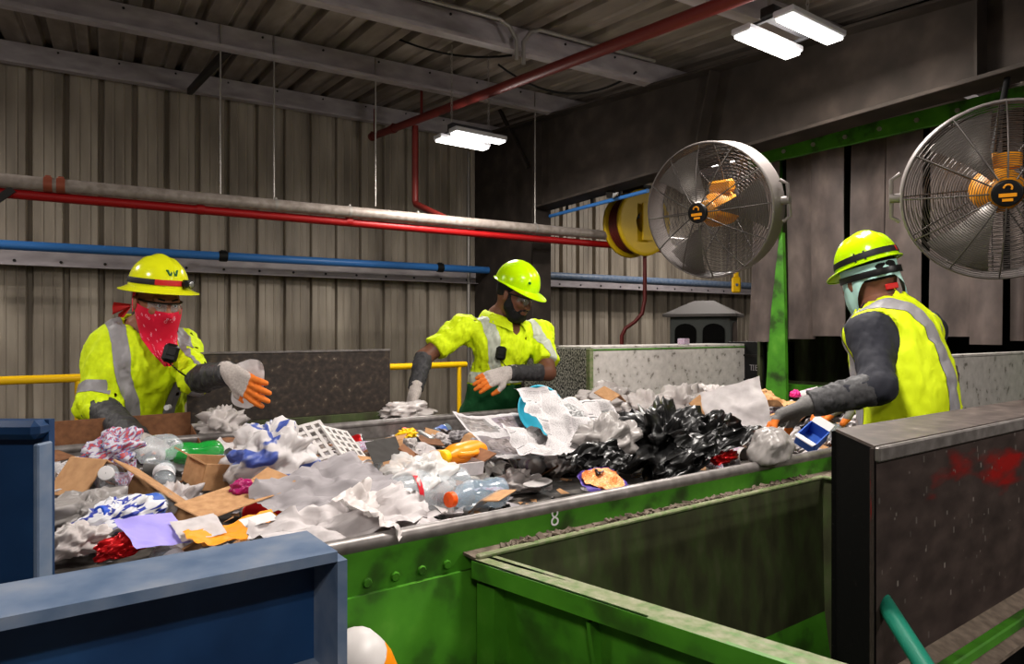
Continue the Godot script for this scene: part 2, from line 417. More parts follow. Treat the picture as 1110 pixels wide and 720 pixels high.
# rows of grey print lines and picture blocks on newspaper, without readable letters
func newsprint(called: String, sd: int, photo: bool) -> void:
	var r := RandomNumberGenerator.new(); r.seed = sd
	var im := Image.create(512, 512, false, Image.FORMAT_RGB8); im.fill(Color(0.75, 0.73, 0.735))
	for col in 6:
		var x0 := 12 + col * 83
		var y := 14
		while y < 496:
			if r.randf() < 0.025 and y < 400:
				var hh := r.randi_range(40, 80)
				im.fill_rect(Rect2i(x0, y, 76, hh), g(r.randf_range(0.45, 0.6)))
				for k in 40: im.fill_rect(Rect2i(x0 + r.randi_range(0, 64), y + r.randi_range(0, hh - 10), 12, 10), g(r.randf_range(0.36, 0.68)))
				y += hh + 6
			elif r.randf() < 0.03:
				im.fill_rect(Rect2i(x0, y, r.randi_range(50, 76), 7), g(0.35)); y += 14
			else:
				var x := x0
				while x < x0 + 72:
					var w := r.randi_range(3, 11)
					im.fill_rect(Rect2i(x, y, w, 2), g(r.randf_range(0.42, 0.55))); x += w + 2
				y += 6
	if photo:
		for q in [[20, 30, 210, 170], [270, 30, 220, 200], [20, 260, 230, 200], [300, 290, 190, 130]]:
			var base := Color(r.randf_range(0.44, 0.5), r.randf_range(0.42, 0.47), r.randf_range(0.43, 0.49))
			im.fill_rect(Rect2i(q[0], q[1], q[2], q[3]), base)
			for k in 90:
				im.fill_rect(Rect2i(q[0] + r.randi_range(0, q[2] - 40), q[1] + r.randi_range(0, q[3] - 30), r.randi_range(8, 40), r.randi_range(6, 30)), base.lerp(g(r.randf_range(0.2, 0.72)).lerp(Color(0.5, 0.35, 0.3), 0.25), 0.7))
	im.generate_mipmaps()
	var m := mat(called, Color.WHITE, 0.75); m.albedo_texture = ImageTexture.create_from_image(im)

func print_mat(called: String, sd: int, cols: Array, freq: float) -> void:
	var m := mat(called, Color.WHITE, 0.45)
	m.albedo_texture = noise_tex(sd, freq, [[0.0, cols[0]], [0.48, cols[0]], [0.52, cols[1]], [0.6, cols[1]], [0.66, cols[2]], [1.0, cols[2]]], 256, 3, FastNoiseLite.TYPE_CELLULAR if sd == 21 else FastNoiseLite.TYPE_SIMPLEX)

func bandana_mat() -> void:
	var r := RandomNumberGenerator.new(); r.seed = 4
	var im := Image.create(512, 256, false, Image.FORMAT_RGB8); im.fill(Color(0.82, 0.05, 0.2))
	var w := Color(0.93, 0.72, 0.78)
	for k in 70:   # small printed rings and dots, as on a paisley bandana
		var c := Vector2(r.randf_range(8, 504), r.randf_range(8, 248))
		var rad := r.randf_range(2.0, 7.0)
		for a in 24:
			var p := c + Vector2.from_angle(TAU * a / 24.0) * rad
			im.fill_rect(Rect2i(int(p.x), int(p.y), 2, 2), w)
		im.fill_rect(Rect2i(int(c.x), int(c.y), 2, 2), w)
	im.generate_mipmaps()
	var m := mat("bandana", Color.WHITE, 0.8); m.albedo_texture = ImageTexture.create_from_image(im)

# ---------- lamps: twin-panel LED high bays hung on chains ----------
func high_bay(p: Vector3, turn: float, label: String, tilt := 0.0, energy := 1.0) -> void:
	var t := thing("high_bay_light", label, "light", p, "LED high bay lights hung from the roof")
	t.rotation = Vector3(tilt, turn, 0)
	var L := 0.43
	var mb := MB.new()
	mb.box(Vector3(0, 0.085, 0), Vector3(L * 0.8, 0.05, 0.07), Basis.IDENTITY, 0.006)
	obj("driver_housing", mb, M.lamp_driver, t)
	for s in [-1, 1]:
		var eb := MB.new()
		eb.box(Vector3(s * L * 0.36, 0.056, 0), Vector3(0.02, 0.012, 0.2), Basis.IDENTITY, 0.002)
		obj("cross_bracket", eb, M.lamp_driver, t)
	for s in [-1, 1]:
		var w := MB.new()
		w.box(Vector3(0, 0.035, s * 0.105), Vector3(L, 0.03, 0.1), Basis.IDENTITY, 0.006)
		var wing := obj("lamp_wing", w, M.lamp_body, t)
		var d := MB.new()
		d.box(Vector3(0, 0.0125, s * 0.105), Vector3(L * 0.95, 0.016, 0.08), Basis.IDENTITY, 0.004)
		obj("led_panel", d, M.lamp_glow, wing)
		var a := AreaLight3D.new(); a.name = "led_area_light"
		t.add_child(a, true)
		a.position = Vector3(0, 0.002, s * 0.105); a.rotation = Vector3(-PI / 2, 0, 0)
		a.area_size = Vector2(L * 0.95, 0.08); a.light_color = Color(1.0, 0.97, 0.94); a.light_energy = energy
		a.area_range = 20.0; a.area_attenuation = 2.0
		a.shadow_enabled = true
	# added point light under the wings: side spread that brightens upper wall and roof
	var wide := OmniLight3D.new(); wide.name = "added_fill_light"
	t.add_child(wide, true)
	wide.position = Vector3(0, -0.09, 0); wide.light_size = 0.06; wide.light_color = Color(1.0, 0.97, 0.94); wide.light_energy = energy * 0.12
	wide.omni_range = 20.0; wide.omni_attenuation = 2.0; wide.shadow_enabled = true
	# chains: alternating flat links
	for s in [-1, 1]:
		var c := MB.new()
		var base := Vector3(s * L * 0.36, 0.062, 0)
		var top := roof_y(p.z) - p.y - 0.03
		var k := 0
		var y := base.y
		while y < maxf(top, base.y + 0.05):
			var q := Basis(Vector3.UP, PI / 2 * (k % 2))
			var ring := []
			for a in 8:
				ring.append(base + q * Vector3(cos(TAU * a / 8) * 0.007, 0, 0) + Vector3(0, y - base.y + 0.014 + sin(TAU * a / 8) * 0.017, 0))
			c.tube(ring, 0.0025, 4, false, true)
			y += 0.027; k += 1
		obj("chain", c, M.pale_steel, t)

func lamps() -> void:
	var turn := atan2(-UX.z, UX.x)
	var f2 := (at_f(835, 51, 2.98) + at_f(873, 38, 3.05)) * 0.5
	var ROW := "twin-panel LED high bay"
	high_bay(at_f(510, 155, 4.85), turn, ROW + " hanging beneath the red sprinkler pipe", 0.0, LAMP_E)
	high_bay(at_f(855, 44, 3.1), turn, ROW + " hanging in front of the dark steel frame web", 0.0, LAMP_E)
	# more unseen fixtures, added and placed to light belt, wall and workers
	var n := 0
	for q in [[1.15, -1.2], [-1.75, -2.3], [2.7, 0.7], [-0.5, 1.1], [-1.9, -5.0], [5.6, -5.2], [5.6, -2.4]]:
		var y := minf(2.75, roof_y(q[1]) - 0.3)
		if q[0] > 4.0 or q[1] < -4.0: y = roof_y(q[1]) - 0.28
		high_bay(Vector3(q[0], y, q[1]), turn, ROW + [" added unseen above the middle of the belt", " added unseen over the bandana worker's end of the belt", " added unseen over the platform before the divider box", " added unseen over the platform before the blue beam", " added unseen by the wall past the bandana worker", " added unseen by the wall past the steel frame", " added unseen over the curtained enclosure"][n], 0.0, LAMP_E)
		n += 1

const LAMP_E := 2.3

# ---------- shed ----------
func shell() -> void:
	# floor
	var mb := MB.new(); mb.box(Vector3(2, -0.1, -1.5), Vector3(17, 0.2, 11))
	struct("floor", mb, M.floor_concrete, "dark concrete floor of the sorting platform")
	# back wall: pressed steel sheets, each with one deep groove
	var pitch := 0.2437
	var w := struct("wall_back", null, null, "ribbed steel sheet wall behind the line")
	w.position = Vector3(0, 0, WALL_Z)
	var top := roof_y(WALL_Z)
	var sheet := MB.new()
	var prof := [Vector2(0, 0), Vector2(0.05, 0), Vector2(0.055, 0.006), Vector2(0.063, 0.006), Vector2(0.068, 0), Vector2(0.125, 0), Vector2(0.13, 0.006), Vector2(0.138, 0.006), Vector2(0.143, 0), Vector2(0.186, 0), Vector2(0.19, -0.004), Vector2(0.2, -0.055), Vector2(0.23, -0.055), Vector2(0.24, -0.004), Vector2(pitch, 0)]
	for i in prof.size() - 1:
		var a: Vector2 = prof[i]
		var b: Vector2 = prof[i + 1]
		sheet.quad(Vector3(a.x, 0, a.y), Vector3(b.x, 0, b.y), Vector3(b.x, top, b.y), Vector3(a.x, top, a.y))
	var sm := sheet.mesh()
	for k in range(-20, 41):
		var o := obj("wall_sheet", sm, M.wall_steel, w)
		o.position = Vector3(-0.513 + pitch * k - 0.215, 0, 0)
	var bk := MB.new(); bk.box(Vector3(2, top / 2, -0.12), Vector3(17, top, 0.08))
	obj("wall_backing", bk, M.dark_steel, w)
	# the other walls close the shed out of frame
	for q in [["wall_left", Vector3(-5.6, 1.8, -1.5), Vector3(0.15, 3.6, 10.4)], ["wall_right", Vector3(9.4, 1.8, -1.5), Vector3(0.15, 3.6, 10.4)], ["wall_front", Vector3(2, 1.8, 3.6), Vector3(15.2, 3.6, 0.15)]]:
		var b2 := MB.new(); b2.box(q[1], q[2])
		struct(q[0], b2, M.wall_steel, "steel sheet wall of the shed")
	# roof: ribbed sheets falling towards the camera side
	var r := struct("ceiling", null, null, "ribbed steel roof sheets over purlins")
	var rs := MB.new()
	var rp := [Vector2(0, 0), Vector2(0.09, 0), Vector2(0.1, 0.012), Vector2(0.12, 0.012), Vector2(0.13, 0), Vector2(0.2, 0), Vector2(0.215, 0.05), Vector2(0.255, 0.05), Vector2(0.27, 0), Vector2(0.31, 0)]
	var z0 := -6.75
	var z1 := 3.7
	for i in rp.size() - 1:
		var a: Vector2 = rp[i]
		var b: Vector2 = rp[i + 1]
		rs.quad(Vector3(b.x, roof_y(z0) + b.y, z0), Vector3(a.x, roof_y(z0) + a.y, z0), Vector3(a.x, roof_y(z1) + a.y, z1), Vector3(b.x, roof_y(z1) + b.y, z1))
	var rm := rs.mesh()
	for k in range(-19, 31):
		var o := obj("roof_sheet", rm, M.roof_steel, r); o.position = Vector3(0.31 * k, 0, 0)
	var rb := MB.new()
	rb.slab([Vector3(-5.9, roof_y(z0) + 0.07, z0), Vector3(9.6, roof_y(z0) + 0.07, z0), Vector3(9.6, roof_y(z1) + 0.07, z1), Vector3(-5.9, roof_y(z1) + 0.07, z1)], Vector3(0, 0.08, 0))
	obj("roof_backing", rb, M.dark_steel, r)
	# eave strut and purlins: bent Z sections along the shed
	var n := 0
	for z in [-6.5, -4.96, -3.71, -2.45, -1.2, 0.1, 1.4, 2.7]:
		var p := MB.new()
		var y1: float = roof_y(z) - 0.005
		var x0 := -5.5
		var x1 := 9.3
		p.box(Vector3((x0 + x1) / 2, y1 - 0.09, z), Vector3(x1 - x0, 0.18, 0.006))
		p.box(Vector3((x0 + x1) / 2, y1 - 0.003, z - 0.035), Vector3(x1 - x0, 0.006, 0.07))
		p.box(Vector3((x0 + x1) / 2, y1 - 0.178, z + 0.035), Vector3(x1 - x0, 0.006, 0.07))
		p.box(Vector3((x0 + x1) / 2, y1 - 0.168, z + 0.068), Vector3(x1 - x0, 0.02, 0.005))
		var s := struct("trim_%d" % (n + 1), p, M.purlin_steel, "steel Z purlin carrying the roof sheets" if n else "steel eave strut along the wall top")
		n += 1
		if z < -3.5:
			var bl := MB.new()   # bolt heads
			var x := -2.0
			while x < 3.3:
				bl.box(Vector3(x, y1 - 0.03, z + 0.006), Vector3(0.014, 0.014, 0.01), Basis(Vector3.BACK, 0.5), 0.002)
				x += 0.42
			obj("bolt", bl, M.dark_steel, s)
	# small brace from the eave strut to the first purlin
	var br := MB.new(); br.bar(Vector3(0.62, roof_y(-6.45) - 0.19, -6.42), Vector3(0.72, roof_y(-4.96) - 0.16, -4.98), 0.04, 0.05)
	var o := obj("roof_brace", br, M.dark_steel); o.set_meta("kind", "structure"); o.set_meta("label", "dark angle brace between eave strut and purlin")
	# rigid frame: tapered column and deep rafter with flanges
	var fr := thing("steel_frame", "huge dark brown steel frame with deep rafter web and column", "steel frame", Vector3(FRAME_X, 0, -6.0))
	fr.set_meta("kind", "structure")
	var o3 := Vector3(FRAME_X, 0, -6.0)
	var by := CAM_Y + 1.135
	var zc := -5.2
	var web := MB.new()
	var pts := [Vector3(FRAME_X, 0, -6.5), Vector3(FRAME_X, 0, zc), Vector3(FRAME_X, by, zc), Vector3(FRAME_X, by, 3.4), Vector3(FRAME_X, roof_y(3.4) - 0.19, 3.4), Vector3(FRAME_X, roof_y(-6.5) - 0.19, -6.5)]
	web.hexa([pts[0], pts[1], pts[1] + Vector3(0.015, 0, 0), pts[0] + Vector3(0.015, 0, 0), Vector3(FRAME_X, roof_y(-6.5) - 0.19, -6.5), Vector3(FRAME_X, roof_y(zc) - 0.19, zc), Vector3(FRAME_X + 0.015, roof_y(zc) - 0.19, zc), Vector3(FRAME_X + 0.015, roof_y(-6.5) - 0.19, -6.5)])
	obj("column_web", rebase(web, o3), M.frame_steel, fr)
	var w2 := MB.new()
	w2.hexa([Vector3(FRAME_X, by, zc), Vector3(FRAME_X, by, 3.4), Vector3(FRAME_X + 0.015, by, 3.4), Vector3(FRAME_X + 0.015, by, zc), Vector3(FRAME_X, roof_y(zc) - 0.19, zc), Vector3(FRAME_X, roof_y(3.4) - 0.19, 3.4), Vector3(FRAME_X + 0.015, roof_y(3.4) - 0.19, 3.4), Vector3(FRAME_X + 0.015, roof_y(zc) - 0.19, zc)])
	obj("rafter_web", rebase(w2, o3), M.frame_steel, fr)
	var fl := MB.new(); fl.box(Vector3(FRAME_X, by - 0.01, (zc + 3.4) / 2), Vector3(0.2, 0.02, 3.4 - zc), Basis.IDENTITY, 0.003)
	obj("bottom_flange", rebase(fl, o3), M.frame_steel, fr)
	var cf := MB.new(); cf.bar(Vector3(FRAME_X, 0, zc), Vector3(FRAME_X, by, zc), 0.02, 0.2, Vector3.RIGHT, 0.003)
	obj("column_flange", rebase(cf, o3), M.frame_steel, fr)
	var tf := MB.new(); tf.bar(Vector3(FRAME_X, roof_y(-6.5) - 0.185, -6.5), Vector3(FRAME_X, roof_y(3.4) - 0.185, 3.4), 0.2, 0.015)
	obj("top_flange", rebase(tf, o3), M.frame_steel, fr)
	# stiffener plates and a bolted splice where the web shows seams
	for q in [[zc, zc], [-3.25, -3.1], [-1.55, -1.55]]:
		var st := MB.new(); st.bar(Vector3(FRAME_X - 0.045, by, q[0]), Vector3(FRAME_X - 0.045, roof_y(q[1]) - 0.2, q[1]), 0.09, 0.012, Vector3.BACK)
		obj("stiffener", rebase(st, o3), M.frame_steel, fr)
	# diagonal flange brace at the haunch
	var db := MB.new(); db.bar(at_x(540, 115, FRAME_X - 0.05), at_x(572, 182, FRAME_X - 0.05), 0.03, 0.03)
	obj("haunch_brace", rebase(db, o3), M.frame_steel, fr)

# ---------- pipes, girts and hangers ----------
func run_pipe(called: String, label: String, cat: String, pts: Array, r: float, m: Material, sides := 12) -> Node3D:
	var at: Vector3 = pts[0]
	var t := thing(called, label, cat, at)
	var mb := MB.new(); mb.tube(pts, r, sides)
	obj("pipe", rebase(mb, at), m, t)
	return t

func coupling(t: Node3D, p: Vector3, d: Vector3, r: float, w: float, m: Material, called := "coupling") -> void:
	var mb := MB.new()
	var a := p - d * w / 2
	mb.tube([a, a + d * 0.006, a + d * (w - 0.006), a + d * w], [r, r * 1.25, r * 1.25, r], 12)
	mb.box(p + Vector3.UP * r * 1.25, Vector3(w * 0.6, r * 0.4, r * 0.5), Basis.IDENTITY, 0.003)
	obj(called, rebase(mb, t.position), m, t)

func pipes() -> void:
	# grey pipe and red pipe in front of the wall, carried on hangers
	var zg := -4.95
	var a := at_z(-60, 190, zg)
	var b := at_z(745, 263, zg)
	b.y = a.y + (at_z(690, 258, zg).y - a.y)
	var gp := run_pipe("grey_pipe", "long grey steel pipe running above the red pipe", "pipe", [a, b], 0.042, M.pipe_steel)
	var dx := (b - a).normalized()
	for px in [52, 66]: coupling(gp, a + dx * (at_z(px, 201, zg).x - a.x), dx, 0.038, 0.05, M.copper)
	for px in [299, 379, 453, 580]: coupling(gp, a + dx * (at_z(px, 220, zg).x - a.x), dx, 0.038, 0.025, M.pale_steel, "clamp")
	var ra := a + Vector3(0, -0.066, -0.035)
	var rb := b + Vector3(-0.3, -0.085, -0.03)
	var rp := run_pipe("red_pipe", "bright red sprinkler main running under the grey pipe", "pipe", [ra, rb], 0.03, M.red_paint)
	for px in [218, 380]: coupling(rp, ra + dx * (at_z(px, 222, zg).x - a.x), dx, 0.03, 0.05, M.red_paint)
	# bracket at the wall end of the pipes
	var bk := MB.new(); bk.bar(at_z(-8, 220, zg), at_z(14, 205, zg), 0.02, 0.04)
	tag(obj("pipe_bracket", bk, M.dark_steel), "short dark bracket arm under the grey pipe", "bracket")
	# thin hanger rods
	for q in [[297, 0, 222, "long thin hanger rod past the dark roof brace"], [239, 62, 215, "thin hanger rod just beside the dark roof brace"], [580, 125, 245, "thin hanger rod before the dark steel column"], [407, 148, 228, "thin hanger rod under the sprinkler branch end cap"]]:
		var p0 := at_z(q[0], q[2], zg)
		var rod := MB.new(); rod.tube([p0 + Vector3(0, 0.03, 0), Vector3(p0.x, roof_y(zg) - 0.01, p0.z)], 0.006, 6)
		tag(obj("hanger_rod", rod, M.pale_steel), q[3], "rod", "hanger rods of the grey pipe")
	# red branch pipe following the roof slope, with a drop to the main
	var r0 := at_z(404, 148, -6.2)
	var r1 := at_z(800, -2, -2.0)
	var red := run_pipe("sprinkler_branch", "dull red sprinkler branch pipe sloping under the roof", "pipe", [r0, r0 + (r1 - r0) * 1.5], 0.032, M.red_dull)
	var rd := (r1 - r0).normalized()
	coupling(red, r0, rd, 0.032, 0.06, M.red_dull, "end_cap")
	coupling(red, r0 + rd * 0.5, rd, 0.032, 0.06, M.red_dull)
	var drop := r0 + rd * 0.75
	var top := at_z(450, 133, drop.z)
	var low := at_z(451, 222, drop.z)
	var dm := MB.new(); dm.tube([Vector3(top.x, drop.y, drop.z), Vector3(top.x, low.y + 0.03, drop.z), Vector3(top.x, low.y, drop.z + 0.02), Vector3(top.x + 0.05, at_z(460, 235, zg).y, zg)], 0.028, 10)
	obj("drop_pipe", rebase(dm, red.position), M.red_dull, red)
	for px in [412, 562]:
		var s := MB.new()
		var q := r0 + (r1 - r0) * clampf((px - 404.0) / 620.0, 0.0, 1.0)
		s.tube([q, Vector3(q.x, q.y + 0.25, q.z)], 0.012, 6)
		obj("sprinkler_riser", rebase(s, red.position), M.red_dull, red)
	# wall girt with holes and the blue air pipe on it
	var zg2 := WALL_Z + 0.12
	var y0 := at_z(0, 276, zg2).y
	var gt := MB.new()
	gt.box(Vector3(2, y0, zg2), Vector3(15, 0.15, 0.006))
	gt.box(Vector3(2, y0 + 0.075, zg2 - 0.04), Vector3(15, 0.006, 0.08))
	gt.box(Vector3(2, y0 - 0.075, zg2 + 0.03), Vector3(15, 0.006, 0.06))
	var girt := obj("trim_girt", gt, M.purlin_steel)
	girt.set_meta("kind", "structure"); girt.set_meta("label", "pale steel wall girt behind the blue pipe")
	var hb := MB.new()
	var x := -1.5
	while x < 9.0:
		hb.tube([Vector3(x, y0 - 0.04, zg2 + 0.002), Vector3(x, y0 - 0.04, zg2 + 0.008)], 0.012, 6); x += 0.3
	obj("bolt", hb, M.dark_steel, girt)
	var ba := at_z(-60, 262, -6.2)
	var bb := at_z(545, 292, -6.2); bb.y = ba.y
	var bp := run_pipe("blue_pipe", "blue compressed air pipe on the back wall", "pipe", [ba, bb], 0.036, M.blue_pipe)
	for px in [242, 477]: coupling(bp, Vector3(at_z(px, 278, -6.2).x, ba.y, -6.2), Vector3.RIGHT, 0.036, 0.07, M.black_rubber)
	# thin blue pipe under the rafter and its drop
	var q0 := at_x(590, 236, FRAME_X + 0.09)
	var q1 := at_x(672, 212, FRAME_X + 0.09); q1.y = q0.y
	var sb := run_pipe("blue_hose_line", "thin blue air line strung under the steel frame", "pipe", [q0, q1 + (q1 - q0) * 0.3], 0.016, M.blue_pipe)
	for k in 4:
		var hk := MB.new(); hk.bar(q0.lerp(q1, k / 3.0), Vector3(q0.lerp(q1, k / 3.0).x, CAM_Y + 1.12, q0.lerp(q1, k / 3.0).z), 0.02, 0.02)
		obj("clip", rebase(hk, sb.position), M.black_rubber, sb)
	var sd := MB.new(); sd.tube([at_z(588, 260, -5.6), at_z(589, 288, -5.6)], 0.018, 8)
	obj("drop_pipe", rebase(sd, sb.position), M.blue_pipe, sb)
	# grey conduit on the wall right of the frame
	var c0 := at_z(592, 299, -6.3)
	var c1 := at_z(840, 312, -6.3); c1.y = c0.y
	run_pipe("wall_conduit", "grey blue conduit on the wall beyond the steel frame", "conduit", [c0, c1], 0.045, M.blue_worn)
	# pale vertical pipe beside the column
	run_pipe("downpipe", "thin pale vertical pipe beside the dark column", "pipe", [at_z(508, 165, -6.45), Vector3(at_z(508, 165, -6.45).x, 0, -6.45)], 0.018, M.pale_steel, 8)
	# electrical conduit bent over the third purlin
	var z3 := -3.6
	var cy := roof_y(z3) - 0.03
	var cx := at_z(560, 40, z3).x
	var cond := [Vector3(cx - 1.4, cy, z3), Vector3(cx - 0.12, cy, z3), Vector3(cx - 0.05, cy - 0.03, z3), Vector3(cx, cy - 0.1, z3), Vector3(cx, cy - 0.22, z3)]
	run_pipe("conduit_bend", "thin steel conduit bending down from the purlin", "conduit", cond, 0.013, M.pale_steel, 8)
	var cond2 := [Vector3(cx + 0.05, cy - 0.24, z3), Vector3(cx + 0.05, cy - 0.1, z3), Vector3(cx + 0.1, cy - 0.03, z3), Vector3(cx + 0.17, cy, z3), Vector3(FRAME_X - 0.1, cy, z3)]
	run_pipe("conduit_bend", "thin steel conduit bending along the purlin towards the frame", "conduit", cond2, 0.013, M.pale_steel, 8)
	# drooping cables under the roof
	for q in [[at_z(372, 10, -4.6), at_z(555, 60, -4.2), 0.12], [at_z(540, 70, -4.2), at_z(690, 78, -3.7), 0.18]]:
		var pts := []
		for i in 15:
			var s := i / 14.0
			pts.append(q[0].lerp(q[1], s) + Vector3.DOWN * q[2] * 4.0 * s * (1.0 - s))
		var cm := MB.new(); cm.tube(pts, 0.008, 5)
		tag(obj("roof_cable", cm, M.black_rubber), "black cable drooping between the roof purlins", "cable", "drooping roof cables")
	# yellow hand rail behind the line
	var h0 := at_y(-60, 415, 1.06)
	var h1 := at_y(505, 395, 1.06)
	var hr := thing("yellow_handrail", "yellow tubular handrail behind the workers", "handrail", Vector3(h0.x, 0, h0.z))
	var hm := MB.new(); hm.tube([h0, h1], 0.026, 10)
	obj("top_rail", rebase(hm, hr.position), M.safety_yellow, hr)
	var hm2 := MB.new(); hm2.tube([h0 - Vector3(0, 0.5, 0), h1 - Vector3(0, 0.5, 0)], 0.02, 10)
	obj("mid_rail", rebase(hm2, hr.position), M.safety_yellow, hr)
	for s in [0.18, 0.45, 0.72, 0.98]:
		var p := h0.lerp(h1, s)
		var pm := MB.new(); pm.tube([p, Vector3(p.x, 0, p.z)], 0.02, 8)
		obj("post", rebase(pm, hr.position), M.safety_yellow, hr)

# box given in belt axes: u, v, y ranges
func bbox(mb: MB, u0: float, u1: float, v0: float, v1: float, y0: float, y1: float, ch := 0.0) -> void:
	mb.box(B((u0 + u1) / 2, (v0 + v1) / 2, (y0 + y1) / 2), Vector3(absf(u1 - u0), y1 - y0, absf(v1 - v0)), Basis(UX, Vector3.UP, -VX), ch)

# ---------- sorting conveyor ----------
func line() -> void:
	var at := B(1.0, BELT_W / 2, 0)
	var t := thing("sorting_conveyor", "wide green sorting conveyor carrying the mixed waste", "conveyor", at)
	var u0 := -2.6
	var u1 := 5.6
	var b := MB.new()
	# rubber belt: slightly troughed strip with thickness
	var pts := PackedVector3Array()
	for j in 2:
		for i in 13:
			var v := 0.03 + (BELT_W - 0.06) * i / 12.0
			pts.append(B(u0 if j == 0 else u1, v, BELT_Y + 0.02 * pow(absf(i - 6) / 6.0, 2.0)))
	b.grid(pts, 13, 2)
	bbox(b, u0, u1, 0.06, BELT_W - 0.06, BELT_Y - 0.03, BELT_Y - 0.004)
	obj("belt", rebase(b, at), M.belt_rubber, t)
	for s in [0.0, BELT_W]:
		var r := MB.new()
		var sg := 1.0 if s == 0.0 else -1.0
		r.tube([B(u0, s, RIM_Y - 0.016), B(u1, s, RIM_Y - 0.016)], 0.017, 12)
		bbox(r, u0, u1, s + sg * 0.006, s + sg * 0.012, BELT_Y + 0.005, RIM_Y - 0.01)
		obj("rim", rebase(r, at), M.rim_steel, t)
	var n := MB.new()
	bbox(n, u0, u1, -0.012, -0.002, 0.815, RIM_Y - 0.012)
	obj("side_panel", rebase(n, at), M.green_paint, t)
	var n2 := MB.new()
	n2.hexa([B(u0, -0.14, 0.2), B(u1, -0.14, 0.2), B(u1, -0.13, 0.2), B(u0, -0.13, 0.2), B(u0, -0.022, 0.83), B(u1, -0.022, 0.83), B(u1, -0.012, 0.83), B(u0, -0.012, 0.83)])
	obj("skirt_panel", rebase(n2, at), M.green_paint, t)
	for k in 10:
		var bo := MB.new()
		var p := B(0.08 + k * 0.06, -0.014, 0.85)
		bo.tube([p, p - VX * 0.004], [0.011, 0.008], 8)
		obj("bolt", rebase(bo, at), M.green_paint, t)
	var f := MB.new()
	bbox(f, u0, u1, BELT_W + 0.002, BELT_W + 0.012, 0.45, RIM_Y - 0.012)
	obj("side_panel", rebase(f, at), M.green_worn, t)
	for u in [-2.0, 0.2, 2.4, 4.6]:
		for v in [0.1, BELT_W - 0.1]:
			var l := MB.new(); bbox(l, u, u + 0.09, v - 0.045, v + 0.045, 0, BELT_Y - 0.03)
			obj("leg", rebase(l, at), M.green_paint, t)
	# stencilled number on the side panel
	var tm := TextMesh.new(); tm.text = "8"; tm.font_size = 16; tm.pixel_size = 0.0032; tm.depth = 0.001
	var fo := SystemFont.new(); fo.font_names = PackedStringArray(["Droid Sans"]); tm.font = fo
	var o := obj("stencil_number", tm, M.label_white, t)
	var q := at_v(601, 562, -0.014)
	o.transform = Transform3D(Basis(UX, Vector3.UP, -VX), q - at)

func panel_texture() -> StandardMaterial3D:
	# brown steel plate with scratches and a red paint smear near its upper edge
	var r := RandomNumberGenerator.new(); r.seed = 8
	var nz := FastNoiseLite.new(); nz.seed = 3; nz.frequency = 0.02; nz.fractal_octaves = 5
	var n2 := FastNoiseLite.new(); n2.seed = 6; n2.frequency = 0.012; n2.fractal_octaves = 4
	var im := Image.create(768, 192, false, Image.FORMAT_RGB8)
	for y in 192:
		for x in 768:
			var a := nz.get_noise_2d(x, y * 1.6) * 0.5 + 0.5
			var c := Color(0.16, 0.135, 0.128).lerp(Color(0.3, 0.255, 0.24), a)
			var red := n2.get_noise_2d(x * 0.8, y * 2.0) + 0.62 - absf(x - 195.0) / 170.0 - absf(y - 38.0) / 45.0
			if red > 0.0: c = c.lerp(Color(0.55, 0.07, 0.06), clampf(red * 1.6, 0.0, 0.9))
			im.set_pixel(x, y, c)
	for k in 240:
		var x := r.randi_range(0, 760)
		var y := r.randi_range(0, 180)
		im.fill_rect(Rect2i(x, y, r.randi_range(1, 2), r.randi_range(1, 6)), Color(0.5, 0.47, 0.45).darkened(r.randf() * 0.4))
	im.generate_mipmaps()
	var m := mat("brown_plate", Color.WHITE, 0.6); m.metallic_specular = 0.2; m.albedo_texture = ImageTexture.create_from_image(im)
	return m

